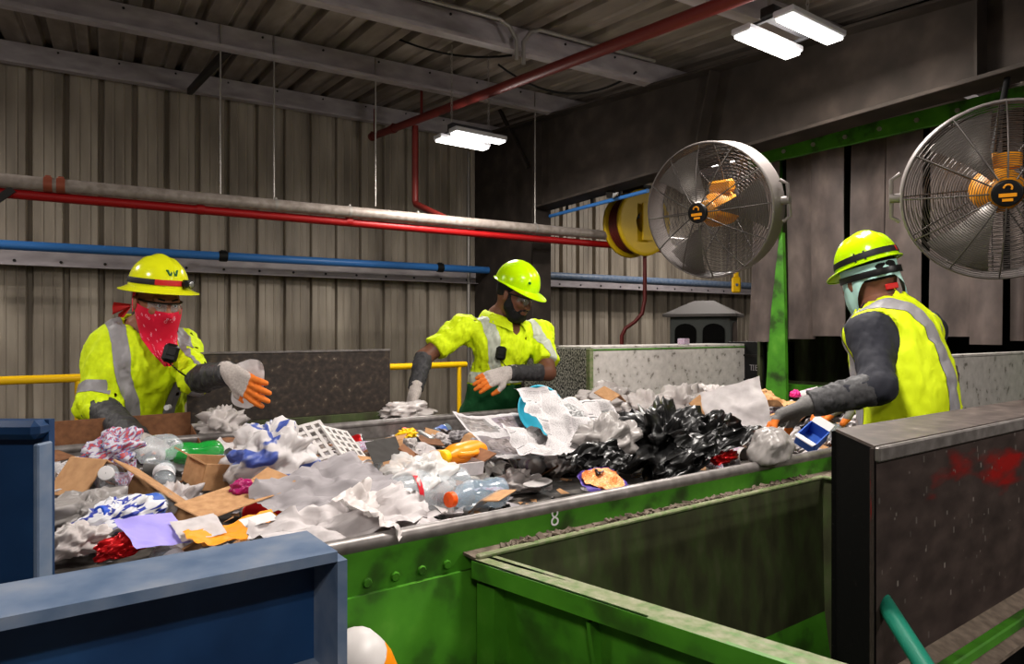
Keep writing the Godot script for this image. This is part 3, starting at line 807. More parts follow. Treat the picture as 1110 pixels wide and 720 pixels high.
# ---------- chutes and dividing panels beside the belt ----------
func chutes() -> void:
	# far side: dark panel behind the two far workers
	var top := 1.245
	var v1 := BELT_W + 0.22
	var uL := uv_of(at_v(203, 380, v1)).x
	var uR := uv_of(at_v(423, 377, v1)).x
	var t := thing("rust_divider", "dark rust-stained steel divider panel between the two far workers", "panel", B((uL + uR) / 2, v1, 0))
	var mb := MB.new(); bbox(mb, uL, uR, v1, v1 + 0.012, 0.95, top, 0.002)
	obj("plate", rebase(mb, t.position), M.panel_rust, t)
	var ed := MB.new(); bbox(ed, uL, uR, v1 - 0.004, v1 + 0.018, top, top + 0.01, 0.002)
	obj("top_edge", rebase(ed, t.position), M.rim_steel, t)
	var sk := MB.new(); bbox(sk, uL, uR, v1 - 0.02, v1 + 0.01, 0.0, 0.95, 0.002)
	obj("skirt", rebase(sk, t.position), M.green_worn, t)
	# far side: flaking divider and white panel past the middle worker
	var vw := BELT_W + 0.03
	var ua := uv_of(at_v(643, 377, vw)).x
	var ub := uv_of(at_v(808, 375, vw)).x
	var w := thing("white_panel_box", "scuffed white steel side panel with flaking end beyond the middle worker", "panel", B((ua + ub) / 2, vw, 0))
	var p := MB.new(); bbox(p, ua, ub, vw, vw + 0.015, 0.95, top, 0.002)
	obj("plate", rebase(p, w.position), M.panel_white, w)
	var s := MB.new(); bbox(s, ua, ub, vw - 0.01, vw + 0.02, 0.1, 0.95)
	obj("skirt", rebase(s, w.position), M.green_paint, w)
	var e := MB.new(); bbox(e, ua - 0.03, ua, vw - 0.005, vw + 0.03, 0.6, top, 0.003)
	obj("corner_post", rebase(e, w.position), M.green_dusty, w)
	var d := MB.new(); bbox(d, ua - 0.03, ua - 0.018, vw + 0.03, vw + 0.62, 0.3, top, 0.002)
	obj("end_plate", rebase(d, w.position), M.panel_flaking, w)
	var tp := MB.new(); bbox(tp, ua - 0.02, ub, vw, vw + 0.3, top, top + 0.012, 0.003)
	obj("top_edge", rebase(tp, w.position), M.panel_white, w)
	var g2 := MB.new(); bbox(g2, ua, ub, vw - 0.004, vw + 0.0, top - 0.012, top - 0.004)
	obj("green_lip", rebase(g2, w.position), M.green_paint, w)
	# near side: white panel past the worker with the vest
	var uc := 2.75
	var wn := thing("white_side_divider", "stained white steel side panel behind the vest wearer", "panel", B(3.4, -0.05, 0))
	var pn := MB.new(); bbox(pn, uc, 4.4, -0.06, -0.045, 0.5, 1.235, 0.002)
	obj("plate", rebase(pn, wn.position), M.panel_white, wn)
	var pe := MB.new(); bbox(pe, uc, 4.4, -0.065, -0.03, 1.235, 1.247, 0.002)
	obj("top_edge", rebase(pe, wn.position), M.panel_white, wn)
	var sm := MB.new()   # oil stain
	var c := at_v(1037, 411, -0.062)
	var ring := []
	for k in 14: ring.append(c + UX * cos(TAU * k / 14) * 0.028 * (1.0 + 0.25 * sin(k * 2.3)) + Vector3.UP * sin(TAU * k / 14) * 0.05 * (1.0 + 0.2 * cos(k * 1.7)))
	sm.slab(ring, VX * 0.001)
	obj("stain", rebase(sm, wn.position), M.dusty_brown, wn)

	# near side: green drop chute
	var fy := 0.868
	var bl := at_y(517, 606, fy)
	var br := B(uv_of(at_y(888, 518, fy)).x, uv_of(bl).y, fy)
	var fl := bl + (at_y(872, 720, fy) - bl) * 1.25
	var fR := br - VX * 0.75
	var at := Vector3((bl.x + br.x) / 2, 0, bl.z)
	var ch := thing("drop_chute", "open green steel drop chute beside the conveyor", "chute", at)
	var ub2 := (br - bl).normalized()
	var lf := (fl - bl).normalized()
	var nl := Vector3(-lf.z, 0, lf.x)          # towards the chute's inside
	if nl.dot(br - bl) < 0: nl = -nl
	var dn := Vector3.DOWN
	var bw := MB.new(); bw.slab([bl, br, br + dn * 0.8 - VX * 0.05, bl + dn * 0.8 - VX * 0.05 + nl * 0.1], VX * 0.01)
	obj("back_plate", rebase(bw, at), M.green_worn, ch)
	var lw := MB.new(); lw.slab([bl + nl * 0.03, fl + nl * 0.03, fl + nl * 0.13 + dn * 0.8, bl + nl * 0.13 + dn * 0.8], -nl * 0.01)
	obj("side_plate", rebase(lw, at), M.green_paint, ch)
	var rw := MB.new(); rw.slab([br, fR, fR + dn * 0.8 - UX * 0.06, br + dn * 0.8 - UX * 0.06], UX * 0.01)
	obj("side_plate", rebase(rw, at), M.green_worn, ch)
	# flanges: the raised side one and the thin back lip
	var fz := MB.new(); fz.slab([bl - nl * 0.015, fl - nl * 0.015, fl + nl * 0.042, bl + nl * 0.042], dn * 0.012)
	obj("side_flange", rebase(fz, at), M.green_dusty, ch)
	var fv := MB.new(); fv.slab([bl - nl * 0.016, fl - nl * 0.016, fl - nl * 0.016 + dn * 0.036, bl - nl * 0.016 + dn * 0.036], nl * 0.01)
	obj("flange_lip", rebase(fv, at), M.green_paint, ch)
	var bt := MB.new(); bt.bar(bl + Vector3.UP * 0.004, br + Vector3.UP * 0.004, 0.016, 0.01, Vector3.UP, 0.003)
	obj("back_lip", rebase(bt, at), M.green_dusty, ch)
	var rt := MB.new(); rt.bar(br + Vector3.UP * 0.004, fR + Vector3.UP * 0.004, 0.016, 0.01, Vector3.UP, 0.003)
	obj("side_lip", rebase(rt, at), M.green_dusty, ch)
	var ps := MB.new(); ps.hexa([bl + dn * 0.8, bl + dn * 0.8 + lf * 0.05, bl + dn * 0.8 + lf * 0.05 + nl * 0.05, bl + dn * 0.8 + nl * 0.05, bl + dn * 0.05, bl + dn * 0.05 + lf * 0.05, bl + dn * 0.05 + lf * 0.05 + nl * 0.05, bl + dn * 0.05 + nl * 0.05])
	obj("corner_post", rebase(ps, at), M.green_paint, ch)
	for k in [0.28, 0.62]:
		var gs := MB.new()
		var g0: Vector3 = bl + lf * k
		gs.slab([g0 + dn * 0.05, g0 + dn * 0.05 + nl * 0.045, g0 + dn * 0.5 + nl * 0.1], lf * 0.008)
		obj("gusset", rebase(gs, at), M.green_paint, ch)
	# narrow ledge between the belt's side and the chute
	var lg := MB.new(); lg.slab([bl, br + UX * 0.3, br + UX * 0.3 + VX * (-uv_of(br).y - 0.012), bl + VX * (-uv_of(bl).y - 0.012)], dn * 0.006)
	obj("ledge", rebase(lg, at), M.dusty_brown, ch)

	# near side: black and brown divider box
	var ty := 1.124
	var a := at_y(948, 487, ty)
	var b := at_y(906, 468, ty)
	var L := 2.3
	var bx := thing("divider_box", "black and brown steel divider box with red paint smear", "divider", Vector3(a.x, 0, a.z))
	var low := Vector3.DOWN * (ty - 0.05)
	var e1 := MB.new(); e1.slab([a, b, b + low, a + low], UX * 0.012)
	obj("end_plate", rebase(e1, bx.position), M.panel_black, bx)
	var plate := MB.new()
	var p0: Vector3 = a + UX * 0.002 + Vector3.DOWN * 0.42 - VX * 0.002
	plate.quad(p0, p0 + UX * L, p0 + UX * L + Vector3.UP * 0.42, p0 + Vector3.UP * 0.42)
	var ptx := panel_texture()
	for i in plate.t.size(): plate.t[i].y = 1.0 - plate.t[i].y
	plate.slab([p0 + VX * 0.002, p0 + UX * L + VX * 0.002, p0 + UX * L + VX * 0.002 + Vector3.UP * 0.42, p0 + VX * 0.002 + Vector3.UP * 0.42], VX * 0.01)
	obj("front_plate", rebase(plate, bx.position), ptx, bx)
	var tpl := MB.new(); tpl.slab([a + Vector3.UP * 0.0, b, b + UX * L, a + UX * L], Vector3.UP * 0.006)
	obj("top_plate", rebase(tpl, bx.position), M.panel_brown, bx)
	var ca := MB.new(); ca.bar(a + Vector3.DOWN * 0.01 - VX * 0.004, a + UX * L + Vector3.DOWN * 0.01 - VX * 0.004, 0.012, 0.028, Vector3.UP, 0.003)
	obj("top_edge", rebase(ca, bx.position), M.rim_steel, bx)
	var bkp := MB.new(); bkp.slab([b, b + UX * L, b + UX * L + low, b + low], VX * 0.01)
	obj("back_plate", rebase(bkp, bx.position), M.panel_black, bx)
	# dusty ledge at the foot of the front plate
	var ly := at_y(1110, 632, 0.72)
	var ldg := MB.new()
	var l0: Vector3 = p0
	ldg.slab([l0, l0 + UX * L, l0 + UX * L - VX * 0.085 + Vector3.DOWN * 0.03, l0 - VX * 0.085 + Vector3.DOWN * 0.03], Vector3.DOWN * 0.008)
	obj("foot_ledge", rebase(ldg, bx.position), M.dusty_brown, bx)
	var lp := MB.new(); lp.slab([l0 + Vector3.DOWN * 0.03 + VX * 0.004, l0 + UX * L + Vector3.DOWN * 0.03 + VX * 0.004, l0 + UX * L + Vector3.DOWN * 0.5 + VX * 0.004, l0 + Vector3.DOWN * 0.5 + VX * 0.004], VX * 0.01)
	obj("lower_plate", rebase(lp, bx.position), M.panel_black, bx)
	# green rail and teal pipe in front of it
	var g0 := at_y(1030, 722, 0.72)
	var g1 := at_y(1110, 669, 0.72)
	var gr := run_pipe("green_rail", "bright green square rail before the brown divider", "rail", [g0, g1], 0.001, M.green_paint, 4)
	gr.get_child(0).free()
	var gm := MB.new(); gm.bar(g0 - (g1 - g0) * 0.6, g1 + (g1 - g0) * 2.0, 0.022, 0.022, Vector3.UP, 0.003)
	obj("bar", rebase(gm, gr.position), M.green_paint, gr)
	var gm2 := MB.new(); gm2.bar(g0 - (g1 - g0) * 0.5, g0 - (g1 - g0) * 0.5 + Vector3.DOWN * 0.72, 0.022, 0.022, Vector3.RIGHT, 0.003)
	obj("post", rebase(gm2, gr.position), M.green_paint, gr)
	var t0 := at_f(950, 640, 1.32)
	var t1 := at_f(1010, 735, 1.1)
	run_pipe("teal_pipe", "teal pipe slanting before the black divider end", "pipe", [t0, t0.lerp(t1, 0.3), t1, t1 + (t1 - t0) * 3.0], 0.016, M.teal_pipe, 12)

	# near side: blue channel beam with end gusset
	var by := 1.124
	var c0 := at_y(0, 657, by)
	var c1 := at_y(366, 598, by)
	var ud := UX
	c0 = c1 - ud * 1.3
	var wv := (at_y(346, 573, by) - c1).dot(VX)
	var bk0: Vector3 = c1 + VX * wv
	var bb := thing("blue_chute_beam", "dark blue steel channel beam with worn grey-blue top flange", "beam", Vector3(c1.x, 0, c1.z))
	var tf := MB.new(); tf.slab([c0, c1, bk0, c0 + VX * wv], Vector3.DOWN * 0.01)
	obj("top_flange", rebase(tf, bb.position), M.blue_worn, bb)
	var wb := MB.new(); var wq: Vector3 = VX * wv * 0.75 + Vector3.DOWN * 0.008
	wb.slab([c0 + wq, c1 + wq, c1 + wq + Vector3.DOWN * 0.16, c0 + wq + Vector3.DOWN * 0.16], VX * 0.008)
	obj("web_plate", rebase(wb, bb.position), M.blue_paint, bb)
	var lo := MB.new()
	var lz := c1 + Vector3.DOWN * 0.13
	lo.slab([lz - ud * 1.3, lz, lz + VX * wv * 0.75, lz - ud * 1.3 + VX * wv * 0.75], Vector3.DOWN * 0.01)
	obj("bottom_flange", rebase(lo, bb.position), M.blue_worn, bb)
	var fc := MB.new(); fc.slab([lz - ud * 1.3 , lz, lz + Vector3.DOWN * 0.6, lz - ud * 1.3 + Vector3.DOWN * 0.6], VX * 0.008)
	obj("lower_plate", rebase(fc, bb.position), M.blue_paint, bb)
	var gp := MB.new(); gp.slab([c1 + Vector3.DOWN * 0.01, bk0 + Vector3.DOWN * 0.01, c1 + VX * wv + Vector3.DOWN * 0.75, c1 + Vector3.DOWN * 0.75], ud * 0.01)
	obj("end_gusset", rebase(gp, bb.position), M.blue_worn, bb)
	# near side: blue panel standing up behind the beam
	var q0 := at_f(-40, 450, 0.95)
	var q1 := at_f(53, 455, 0.95)
	q0.y = q1.y
	var qd := (q1 - q0).normalized()
	var qn := Vector3(-qd.z, 0, qd.x)
	if qn.dot(FWD) < 0: qn = -qn
	var bp := thing("blue_divider", "dark blue steel divider panel with rolled top edge", "panel", Vector3(q1.x, 0, q1.z))
	var f1 := MB.new(); f1.slab([q0 - qd * 0.3, q1, q1 + Vector3.DOWN * 0.9, q0 - qd * 0.3 + Vector3.DOWN * 0.9], qn * 0.012)
	obj("plate", rebase(f1, bp.position), M.blue_paint, bp)
	var f2 := MB.new(); f2.bar(q0 - qd * 0.3 + Vector3.DOWN * 0.012 - qn * 0.008, q1 + Vector3.DOWN * 0.012 - qn * 0.008, 0.035, 0.026, Vector3.UP, 0.008)
	obj("top_roll", rebase(f2, bp.position), M.blue_paint, bp)
	var f3 := MB.new(); f3.bar(q1 + Vector3.DOWN * 0.03 - qn * 0.012, q1 + Vector3.DOWN * 0.9 - qn * 0.012, 0.03, 0.008, qd, 0.002)
	obj("edge_strip", rebase(f3, bp.position), M.blue_worn, bp)
	# paper-wrapped orange bundle under the beam end
	var ob := at_f(380, 722, 0.98)
	var obm := MB.new()
	obm.lathe([Vector2(0.002, -0.06), Vector2(0.05, -0.05), Vector2(0.062, -0.015)], 20, ob)
	var ot := thing("orange_jug", "white and orange plastic jug in the green chute corner", "jug", ob)
	var o1 := MB.new(); o1.lathe([Vector2(0.002, -0.12), Vector2(0.05, -0.11), Vector2(0.058, -0.02), Vector2(0.056, 0.0)], 20, Vector3.ZERO)
	obj("body", o1, M.orange_plastic, ot)
	var o2 := MB.new(); o2.lathe([Vector2(0.056, 0.0), Vector2(0.05, 0.022), Vector2(0.03, 0.036), Vector2(0.002, 0.04)], 20, Vector3.ZERO)
	obj("shoulder", o2, M.white_plastic, ot)
	ot.rotation = Vector3(0.2, 0, 0.5)

# ---------- curtained enclosure at the belt's end ----------
func enclosure() -> void:
	var uc := 3.93
	var at := B(uc, BELT_W / 2, 0)
	var t := thing("curtain_enclosure", "green framed enclosure with dark rubber strip curtain over the belt", "enclosure", at)
	var vL := uv_of(at_u(818, 260, uc)).y
	var top := 2.5
	var vR := -0.12
	var bot := 1.275
	# hanging rubber strips of uneven width and lie
	var edges := [818, 848, 880, 918, 958, 1001, 1050, 1089, 1108]
	for i in edges.size() - 1:
		var va := uv_of(at_u(edges[i], 260, uc)).y
		var vb := uv_of(at_u(edges[i + 1], 260, uc)).y
		var mb := MB.new()
		var du: float = [-0.01, 0.045, -0.015, 0.03, 0.0, 0.055, -0.01, 0.04][i]
		var lowv: float = 0.05 if i == 0 else 0.0
		var pts := PackedVector3Array()
		for back in 2:
			for j in 7:
				for k in 6:
					var s := k / 5.0
					var h := j / 6.0
					pts.append(B(uc + du + 0.02 * sin(s * PI) * (1.0 if i % 2 else -1.0) + 0.012 * sin(h * 4.0 + i) + back * 0.007, lerpf(va - 0.008, vb + 0.008, s) + lowv * (1.0 - h), bot + (0.02 * (i % 3)) + (top - bot) * h))
		mb.grid(pts.slice(0, 42), 6, 7); mb.grid(pts.slice(42, 84), 6, 7, false, true)
		mb.oquad(pts[0], pts[5], pts[47], pts[42], B(uc, (va + vb) / 2, top))
		obj("curtain_strip", rebase(mb, at), M.curtain_rubber, t)
	var rl := MB.new(); bbox(rl, uc - 0.05, uc - 0.025, -0.2, vL + 0.02, top - 0.05, top + 0.05, 0.004)
	obj("top_rail", rebase(rl, at), M.green_paint, t)
	for k in 9:
		var p := B(uc - 0.05, vL - 0.05 - k * 0.2, top)
		var bm := MB.new(); bm.tube([p, p - UX * 0.012], 0.013, 6)
		obj("bolt", rebase(bm, at), M.pale_steel, t)
	# far post: tapering green plate
	var pl := MB.new()
	var x0 := at_u(829, 437, uc - 0.1)
	pl.slab([x0, at_u(852, 437, uc - 0.1), at_u(850, 320, uc - 0.1), at_u(848, 252, uc - 0.1), at_u(844, 262, uc - 0.1), at_u(836, 335, uc - 0.1)], UX * 0.03)
	obj("post_plate", rebase(pl, at), M.green_paint, t)
	var p2 := MB.new(); bbox(p2, uc + 0.05, uc + 0.11, vL - 0.14, vL - 0.06, 0, top, 0.004)
	obj("post", rebase(p2, at), M.green_paint, t)
	var p3 := MB.new(); bbox(p3, uc - 0.03, uc + 0.06, -0.24, -0.14, 0, top, 0.004)
	obj("post", rebase(p3, at), M.green_paint, t)
	# inside: side walls, cross beam, dark roof and back
	var s1 := MB.new(); bbox(s1, uc + 0.06, uc + 1.5, vL + 0.0, vL + 0.02, 0.4, top)
	obj("side_wall", rebase(s1, at), M.green_worn, t)
	var s2 := MB.new(); bbox(s2, uc + 0.06, uc + 1.5, -0.2, -0.18, 0.4, top)
	obj("side_wall", rebase(s2, at), M.green_worn, t)
	var s3 := MB.new(); bbox(s3, uc + 1.5, uc + 1.52, -0.2, vL + 0.02, 0.4, top)
	obj("back_wall", rebase(s3, at), M.panel_black, t)
	var s4 := MB.new(); bbox(s4, uc - 0.02, uc + 1.52, -0.2, vL + 0.02, top, top + 0.02)
	obj("roof_plate", rebase(s4, at), M.panel_black, t)
	var s5 := MB.new(); bbox(s5, uc + 0.3, uc + 0.34, 0.1, vL - 0.02, 0.93, 0.98, 0.004)
	obj("cross_beam", rebase(s5, at), M.green_paint, t)
	var s6 := MB.new(); bbox(s6, uc + 0.36, uc + 0.375, 0.1, vL - 0.02, 0.86, 1.0, 0.002)
	obj("flap_plate", rebase(s6, at), M.green_worn, t)
	# black drive housing with pale lettering beside the far post
	var d := thing("drive_housing", "black drive housing with pale lettering beside the green post", "housing", B(4.2, 1.66, 0))
	var dm := MB.new(); bbox(dm, 4.02, 4.4, 1.5, 1.8, 0.2, 1.27, 0.006)
	obj("body", rebase(dm, d.position), M.gadget_black, d)
	for y in [1.17, 1.0]:
		var rb := MB.new(); bbox(rb, 4.008, 4.02, 1.5, 1.8, y, y + 0.014)
		obj("trim_strip", rebase(rb, d.position), M.dark_steel, d)
	var tm := TextMesh.new(); tm.text = "TIEC"; tm.font_size = 16; tm.pixel_size = 0.0032; tm.depth = 0.001
	var fo := SystemFont.new(); fo.font_names = PackedStringArray(["Droid Sans"]); tm.font = fo
	var o := obj("lettering", tm, M.paper_grey, d)
	o.transform = Transform3D(Basis(Vector3.UP.cross(-UX), Vector3.UP, -UX), at_u(819, 399, 4.017) - d.position)

# ---------- drum fans ----------
func fan(p: Vector3, front: Vector3, R: float, label: String, hang: Vector3, rings: int) -> void:
	var t := thing("drum_fan", label, "fan", p, "yellow motor drum fans")
	var z := front.normalized()
	var x := Vector3.UP.cross(z).normalized()
	var q := Basis(x, z.cross(x), z)
	var ax := q * Basis(Vector3.RIGHT, PI / 2)     # y axis of a lathe along the fan's axis
	var m := MB.new()
	m.lathe([Vector2(R, -0.075), Vector2(R * 1.015, -0.08), Vector2(R * 1.03, -0.07), Vector2(R * 1.02, -0.055), Vector2(R * 1.02, 0.03), Vector2(R * 1.035, 0.045), Vector2(R * 1.02, 0.06), Vector2(R, 0.055), Vector2(R, -0.075)], 56, Vector3.ZERO, ax)
	obj("drum", m, M.fan_steel, t)
	var dome := func(r: float, sg: float) -> float: return sg * (0.055 + 0.085 * (1.0 - pow(r / R, 2.2))) - (0.02 if sg < 0 else 0.0)
	for sg in [1.0, -1.0]:
		var gm := MB.new()
		var nr := rings if sg > 0 else int(rings / 2.0)
		for k in nr:
			var r := lerpf(0.055, R * 1.0, float(k) / (nr - 1))
			var ring := []
			for a in 44: ring.append(q * Vector3(cos(TAU * a / 44) * r, sin(TAU * a / 44) * r, dome.call(r, sg)))
			gm.tube(ring, 0.0016, 3, false, true)
		obj("front_guard" if sg > 0 else "rear_guard", gm, M.wire_steel, t)
		for k in 12:
			var sm := MB.new()
			var pts := []
			for i in 6:
				var r := lerpf(0.05, R * 1.02, i / 5.0)
				pts.append(q * Vector3(cos(TAU * k / 12) * r, sin(TAU * k / 12) * r, dome.call(r, sg) + 0.003 * sg))
			sm.tube(pts, 0.003, 5)
			obj("guard_spoke", sm, M.wire_steel, t)
	# badge with a small yellow emblem on the hub
	var bm := MB.new(); bm.lathe([Vector2(0.045, 0.13), Vector2(0.045, 0.146), Vector2(0.04, 0.15), Vector2(0.0005, 0.15)], 24, Vector3.ZERO, ax)
	obj("hub_badge", bm, M.gadget_black, t)
	var em := MB.new()
	em.box(q * Vector3(0, -0.006, 0.152), Vector3(0.05, 0.012, 0.003), q); em.box(q * Vector3(0, -0.022, 0.152), Vector3(0.03, 0.009, 0.003), q)
	var arc := []
	for a in 10: arc.append(q * Vector3(cos(-0.6 + a * 0.42) * 0.012, 0.018 + sin(-0.6 + a * 0.42) * 0.011, 0.152))
	em.tube(arc, 0.0035, 5)
	obj("badge_emblem", em, M.fan_yellow, t)
	# motor: ribbed body behind the blades
	var mm := MB.new(); mm.lathe([Vector2(0.0005, -0.17), Vector2(0.06, -0.165), Vector2(0.075, -0.14), Vector2(0.08, -0.13), Vector2(0.075, -0.12), Vector2(0.08, -0.11), Vector2(0.075, -0.1), Vector2(0.08, -0.09), Vector2(0.078, -0.02), Vector2(0.05, -0.005), Vector2(0.04, 0.02), Vector2(0.0005, 0.03)], 24, Vector3.ZERO, ax)
	mm.box(q * Vector3(0.02, 0.1, -0.08), Vector3(0.1, 0.06, 0.08), q, 0.01)
	obj("motor", mm, M.fan_yellow, t)
	var hm := MB.new(); hm.lathe([Vector2(0.0005, 0.03), Vector2(0.045, 0.03), Vector2(0.05, 0.045), Vector2(0.045, 0.075), Vector2(0.0005, 0.08)], 20, Vector3.ZERO, ax)
	var hub := obj("hub", hm, M.fan_yellow, t)
	for k in 3:
		var bl := MB.new()
		var pts := PackedVector3Array()
		for j in 8:
			for i in 7:
				var r := lerpf(0.05, R * 0.93, j / 7.0)
				var w := lerpf(0.35, 0.62, j / 7.0)
				var a := TAU * k / 3 + (i / 6.0 - 0.5) * w * 1.3
				pts.append(q * Vector3(cos(a) * r, sin(a) * r, 0.04 + (i / 6.0 - 0.5) * lerpf(0.07, 0.045, j / 7.0)))
		bl.grid(pts, 7, 8)
		obj("blade", bl, M.fan_blade, hub)
	# yoke and arm to the steel frame
	for s in [-1, 1]:
		var km := MB.new(); km.tube([q * Vector3(s * R, 0, -0.04), q * Vector3(s * R * 1.14, 0, -0.04)], 0.018, 8)
		obj("pivot_knob", km, M.fan_steel, t)
		var hm2 := MB.new(); hm2.tube([q * Vector3(s * R * 1.02, 0.09, -0.04), q * Vector3(s * R * 1.12, 0.07, -0.04), q * Vector3(s * R * 1.12, -0.07, -0.04), q * Vector3(s * R * 1.02, -0.09, -0.04)], 0.008, 8)
		obj("side_handle", hm2, M.fan_steel, t)
	var topp := q * Vector3(0, 0, -0.15)
	var am := MB.new(); am.tube([topp, q * Vector3(0, 0, -0.3), hang - p], 0.012, 8)
	obj("mount_arm", am, M.black_rubber, t)

func fans() -> void:
	var R := 0.3
	var p1 := at_f(772, 228, 3.15)
	fan(p1, (EYE - p1).normalized() * 1.0 - RGT * 0.62 - Vector3.UP * 0.12, R, "dusty drum fan beside the yellow hose reel", at_x(785, 162, FRAME_X - 0.01), 34)
	var p2 := at_f(1084, 207, 2.42)
	fan(p2, (EYE - p2).normalized() + RGT * 0.16 - Vector3.UP * 0.05, R, "drum fan before the rubber strip curtain", at_x(1092, 84, FRAME_X - 0.01), 34)

# ---------- things standing and hanging beyond the line ----------
func yard() -> void:
	# hose reel hung under the frame
	var p := at_f(690, 243, 6.3)
	var t := thing("hose_reel", "yellow hose reel with dark red hose beside the drum fan", "hose reel", p)
	var z := (EYE - p).normalized() * 1.0 + RGT * 0.75
	z.y = 0; z = z.normalized()
	var x := Vector3.UP.cross(z).normalized()
	var ax := Basis(x, Vector3.UP, z) * Basis(Vector3.RIGHT, PI / 2)
	for s in [-0.1, 0.1]:
		var m := MB.new(); m.lathe([Vector2(0.1, s - 0.012), Vector2(0.27, s - 0.016), Vector2(0.3, s - 0.02), Vector2(0.305, s), Vector2(0.3, s + 0.02), Vector2(0.27, s + 0.016), Vector2(0.1, s + 0.012)], 36, Vector3.ZERO, ax)
		obj("reel_disc", m, M.reel_yellow, t)
	var hs := MB.new()
	for k in 6:
		var ring := []
		for a in 30: ring.append(ax * Vector3(cos(TAU * a / 30) * 0.25, -0.075 + k * 0.03, sin(TAU * a / 30) * 0.25))
		hs.tube(ring, 0.016, 6, false, true)
	obj("coiled_hose", hs, M.hose_red, t)
	var dr := MB.new(); dr.lathe([Vector2(0.1, -0.1), Vector2(0.12, -0.1), Vector2(0.12, 0.1), Vector2(0.1, 0.1)], 24, Vector3.ZERO, ax)
	dr.box(Vector3(0, 0, 0) + ax * Vector3(0, 0.15, 0), Vector3(0.12, 0.34, 0.02), Basis(x, Vector3.UP, z), 0.005)
	obj("hub", dr, M.reel_yellow, t)
	var br := MB.new(); br.bar(Vector3(0, 0.05, 0), Vector3(0, 0.5, 0), 0.06, 0.03, Vector3.RIGHT, 0.004)
	br.box(ax * Vector3(0, 0.0, 0) + Vector3(0, 0.32, 0), Vector3(0.1, 0.03, 0.3), Basis(x, Vector3.UP, z), 0.004)
	br.bar(Vector3(0, 0.5, 0), Vector3(FRAME_X, CAM_Y + 1.08, p.z + 0.6) - p, 0.05, 0.05)
	obj("bracket", br, M.dark_steel, t)
	# hose hanging from the reel and curling to the wall
	var pts := []
	for q in [[699, 272], [699, 285], [699, 310], [699, 325], [696, 340], [688, 349], [678, 356], [674, 364], [674, 400]]: pts.append(at_f(q[0], q[1], 6.3))
	var hm := MB.new(); hm.tube(pts, 0.018, 8)
	tag(obj("hanging_hose", hm, M.hose_red), "dark red hose hanging from the yellow reel", "hose")
	# yellow tag hung from the conduit
	var tg := at_f(798, 309, 5.6)
	var tt := thing("yellow_tag", "small yellow pendant control hanging by the curtain", "tag", tg)
	var tm := MB.new(); tm.box(Vector3.ZERO, Vector3(0.075, 0.13, 0.03), Basis(RGT, Vector3.UP, -FWD), 0.015); tm.box(Vector3(0, 0.085, 0), Vector3(0.04, 0.05, 0.02), Basis(RGT, Vector3.UP, -FWD), 0.008)
	obj("housing", tm, M.safety_yellow, tt)
	var tc := MB.new(); tc.tube([Vector3(0, 0.1, 0), Vector3(0, roof_y(tg.z) - 0.02 - tg.y, 0)], 0.004, 5)
	obj("cord", tc, M.black_rubber, tt)
	var tb := MB.new(); tb.tube([-FWD * 0.014, -FWD * 0.022], 0.012, 8)
	obj("button", tb, M.blue_worn, tt)
	# small grey shed with a hipped roof by the wall
	var f := 6.6
	var s0 := at_f(763, 372, f)
	var sh := thing("storage_shed", "small dark grey shed with hipped roof by the wall", "shed", Vector3(s0.x, 0, s0.z))
	var fd := (RGT * 0.9 - FWD * 0.45).normalized()     # along the front wall
	var sd := Vector3(-fd.z, 0, fd.x)
	if sd.dot(FWD) < 0: sd = -sd
	var W := 0.56
	var D := 0.42
	var ey := at_f(763, 341, f).y
	var bm := MB.new(); bm.box(Vector3(0, ey / 2, 0), Vector3(W, ey, D), Basis(fd, Vector3.UP, -sd), 0.008)
	obj("body", bm, M.shed_grey, sh)
	var ry := at_f(763, 326, f).y
	var rm := MB.new()
	var o := Vector3(0, ey, 0)
	var e := [fd * (W * 0.6) + sd * (D * 0.65), fd * (W * 0.6) - sd * (D * 0.65), -fd * (W * 0.6) - sd * (D * 0.65), -fd * (W * 0.6) + sd * (D * 0.65)]
	var r0 := Vector3(0, ry, 0) + fd * 0.09
	var r1 := Vector3(0, ry, 0) - fd * 0.09
	var low := o - Vector3(0, 0.03, 0)
	rm.otri(o + e[0], o + e[1], r0, low); rm.oquad(o + e[1], o + e[2], r1, r0, low); rm.otri(o + e[2], o + e[3], r1, low); rm.oquad(o + e[3], o + e[0], r0, r1, low)
	for i in 4: rm.oquad(o + e[i], o + e[(i + 1) % 4], o + e[(i + 1) % 4] - Vector3(0, 0.025, 0), o + e[i] - Vector3(0, 0.025, 0), low)
	obj("hipped_roof", rm, M.shed_roof, sh)
	var am := MB.new()
	var arch := []
	for a in 9: arch.append(fd * (W / 2 + 0.004) + sd * (cos(PI * a / 8.0) * 0.13) + Vector3(0, ey - 0.16 + sin(PI * a / 8.0) * 0.09, 0))
	arch.append(fd * (W / 2 + 0.004) - sd * 0.13 + Vector3(0, 0.1, 0)); arch.append(fd * (W / 2 + 0.004) + sd * 0.13 + Vector3(0, 0.1, 0))
	am.slab(arch, fd * 0.01)
	obj("arched_door", am, M.panel_brown, sh)
	for s in [-0.13, 0.13]:
		var wm := MB.new()
		var ar := []
		for a in 9: ar.append(-sd * (D / 2 + 0.003) + fd * (s + cos(PI * a / 8.0) * 0.1) + Vector3(0, ey - 0.16 + sin(PI * a / 8.0) * 0.07, 0))
		ar.append(-sd * (D / 2 + 0.003) + fd * (s - 0.1) + Vector3(0, 0.5, 0)); ar.append(-sd * (D / 2 + 0.003) + fd * (s + 0.1) + Vector3(0, 0.5, 0))
		wm.slab(ar, -sd * 0.01)
		obj("arched_panel", wm, M.panel_black, sh)
	# small carton left on the white panel
	var cp := at_y(741, 371, 1.258)
	var ua := at_v(741, 368, BELT_W + 0.12)
	ua.y = 1.257
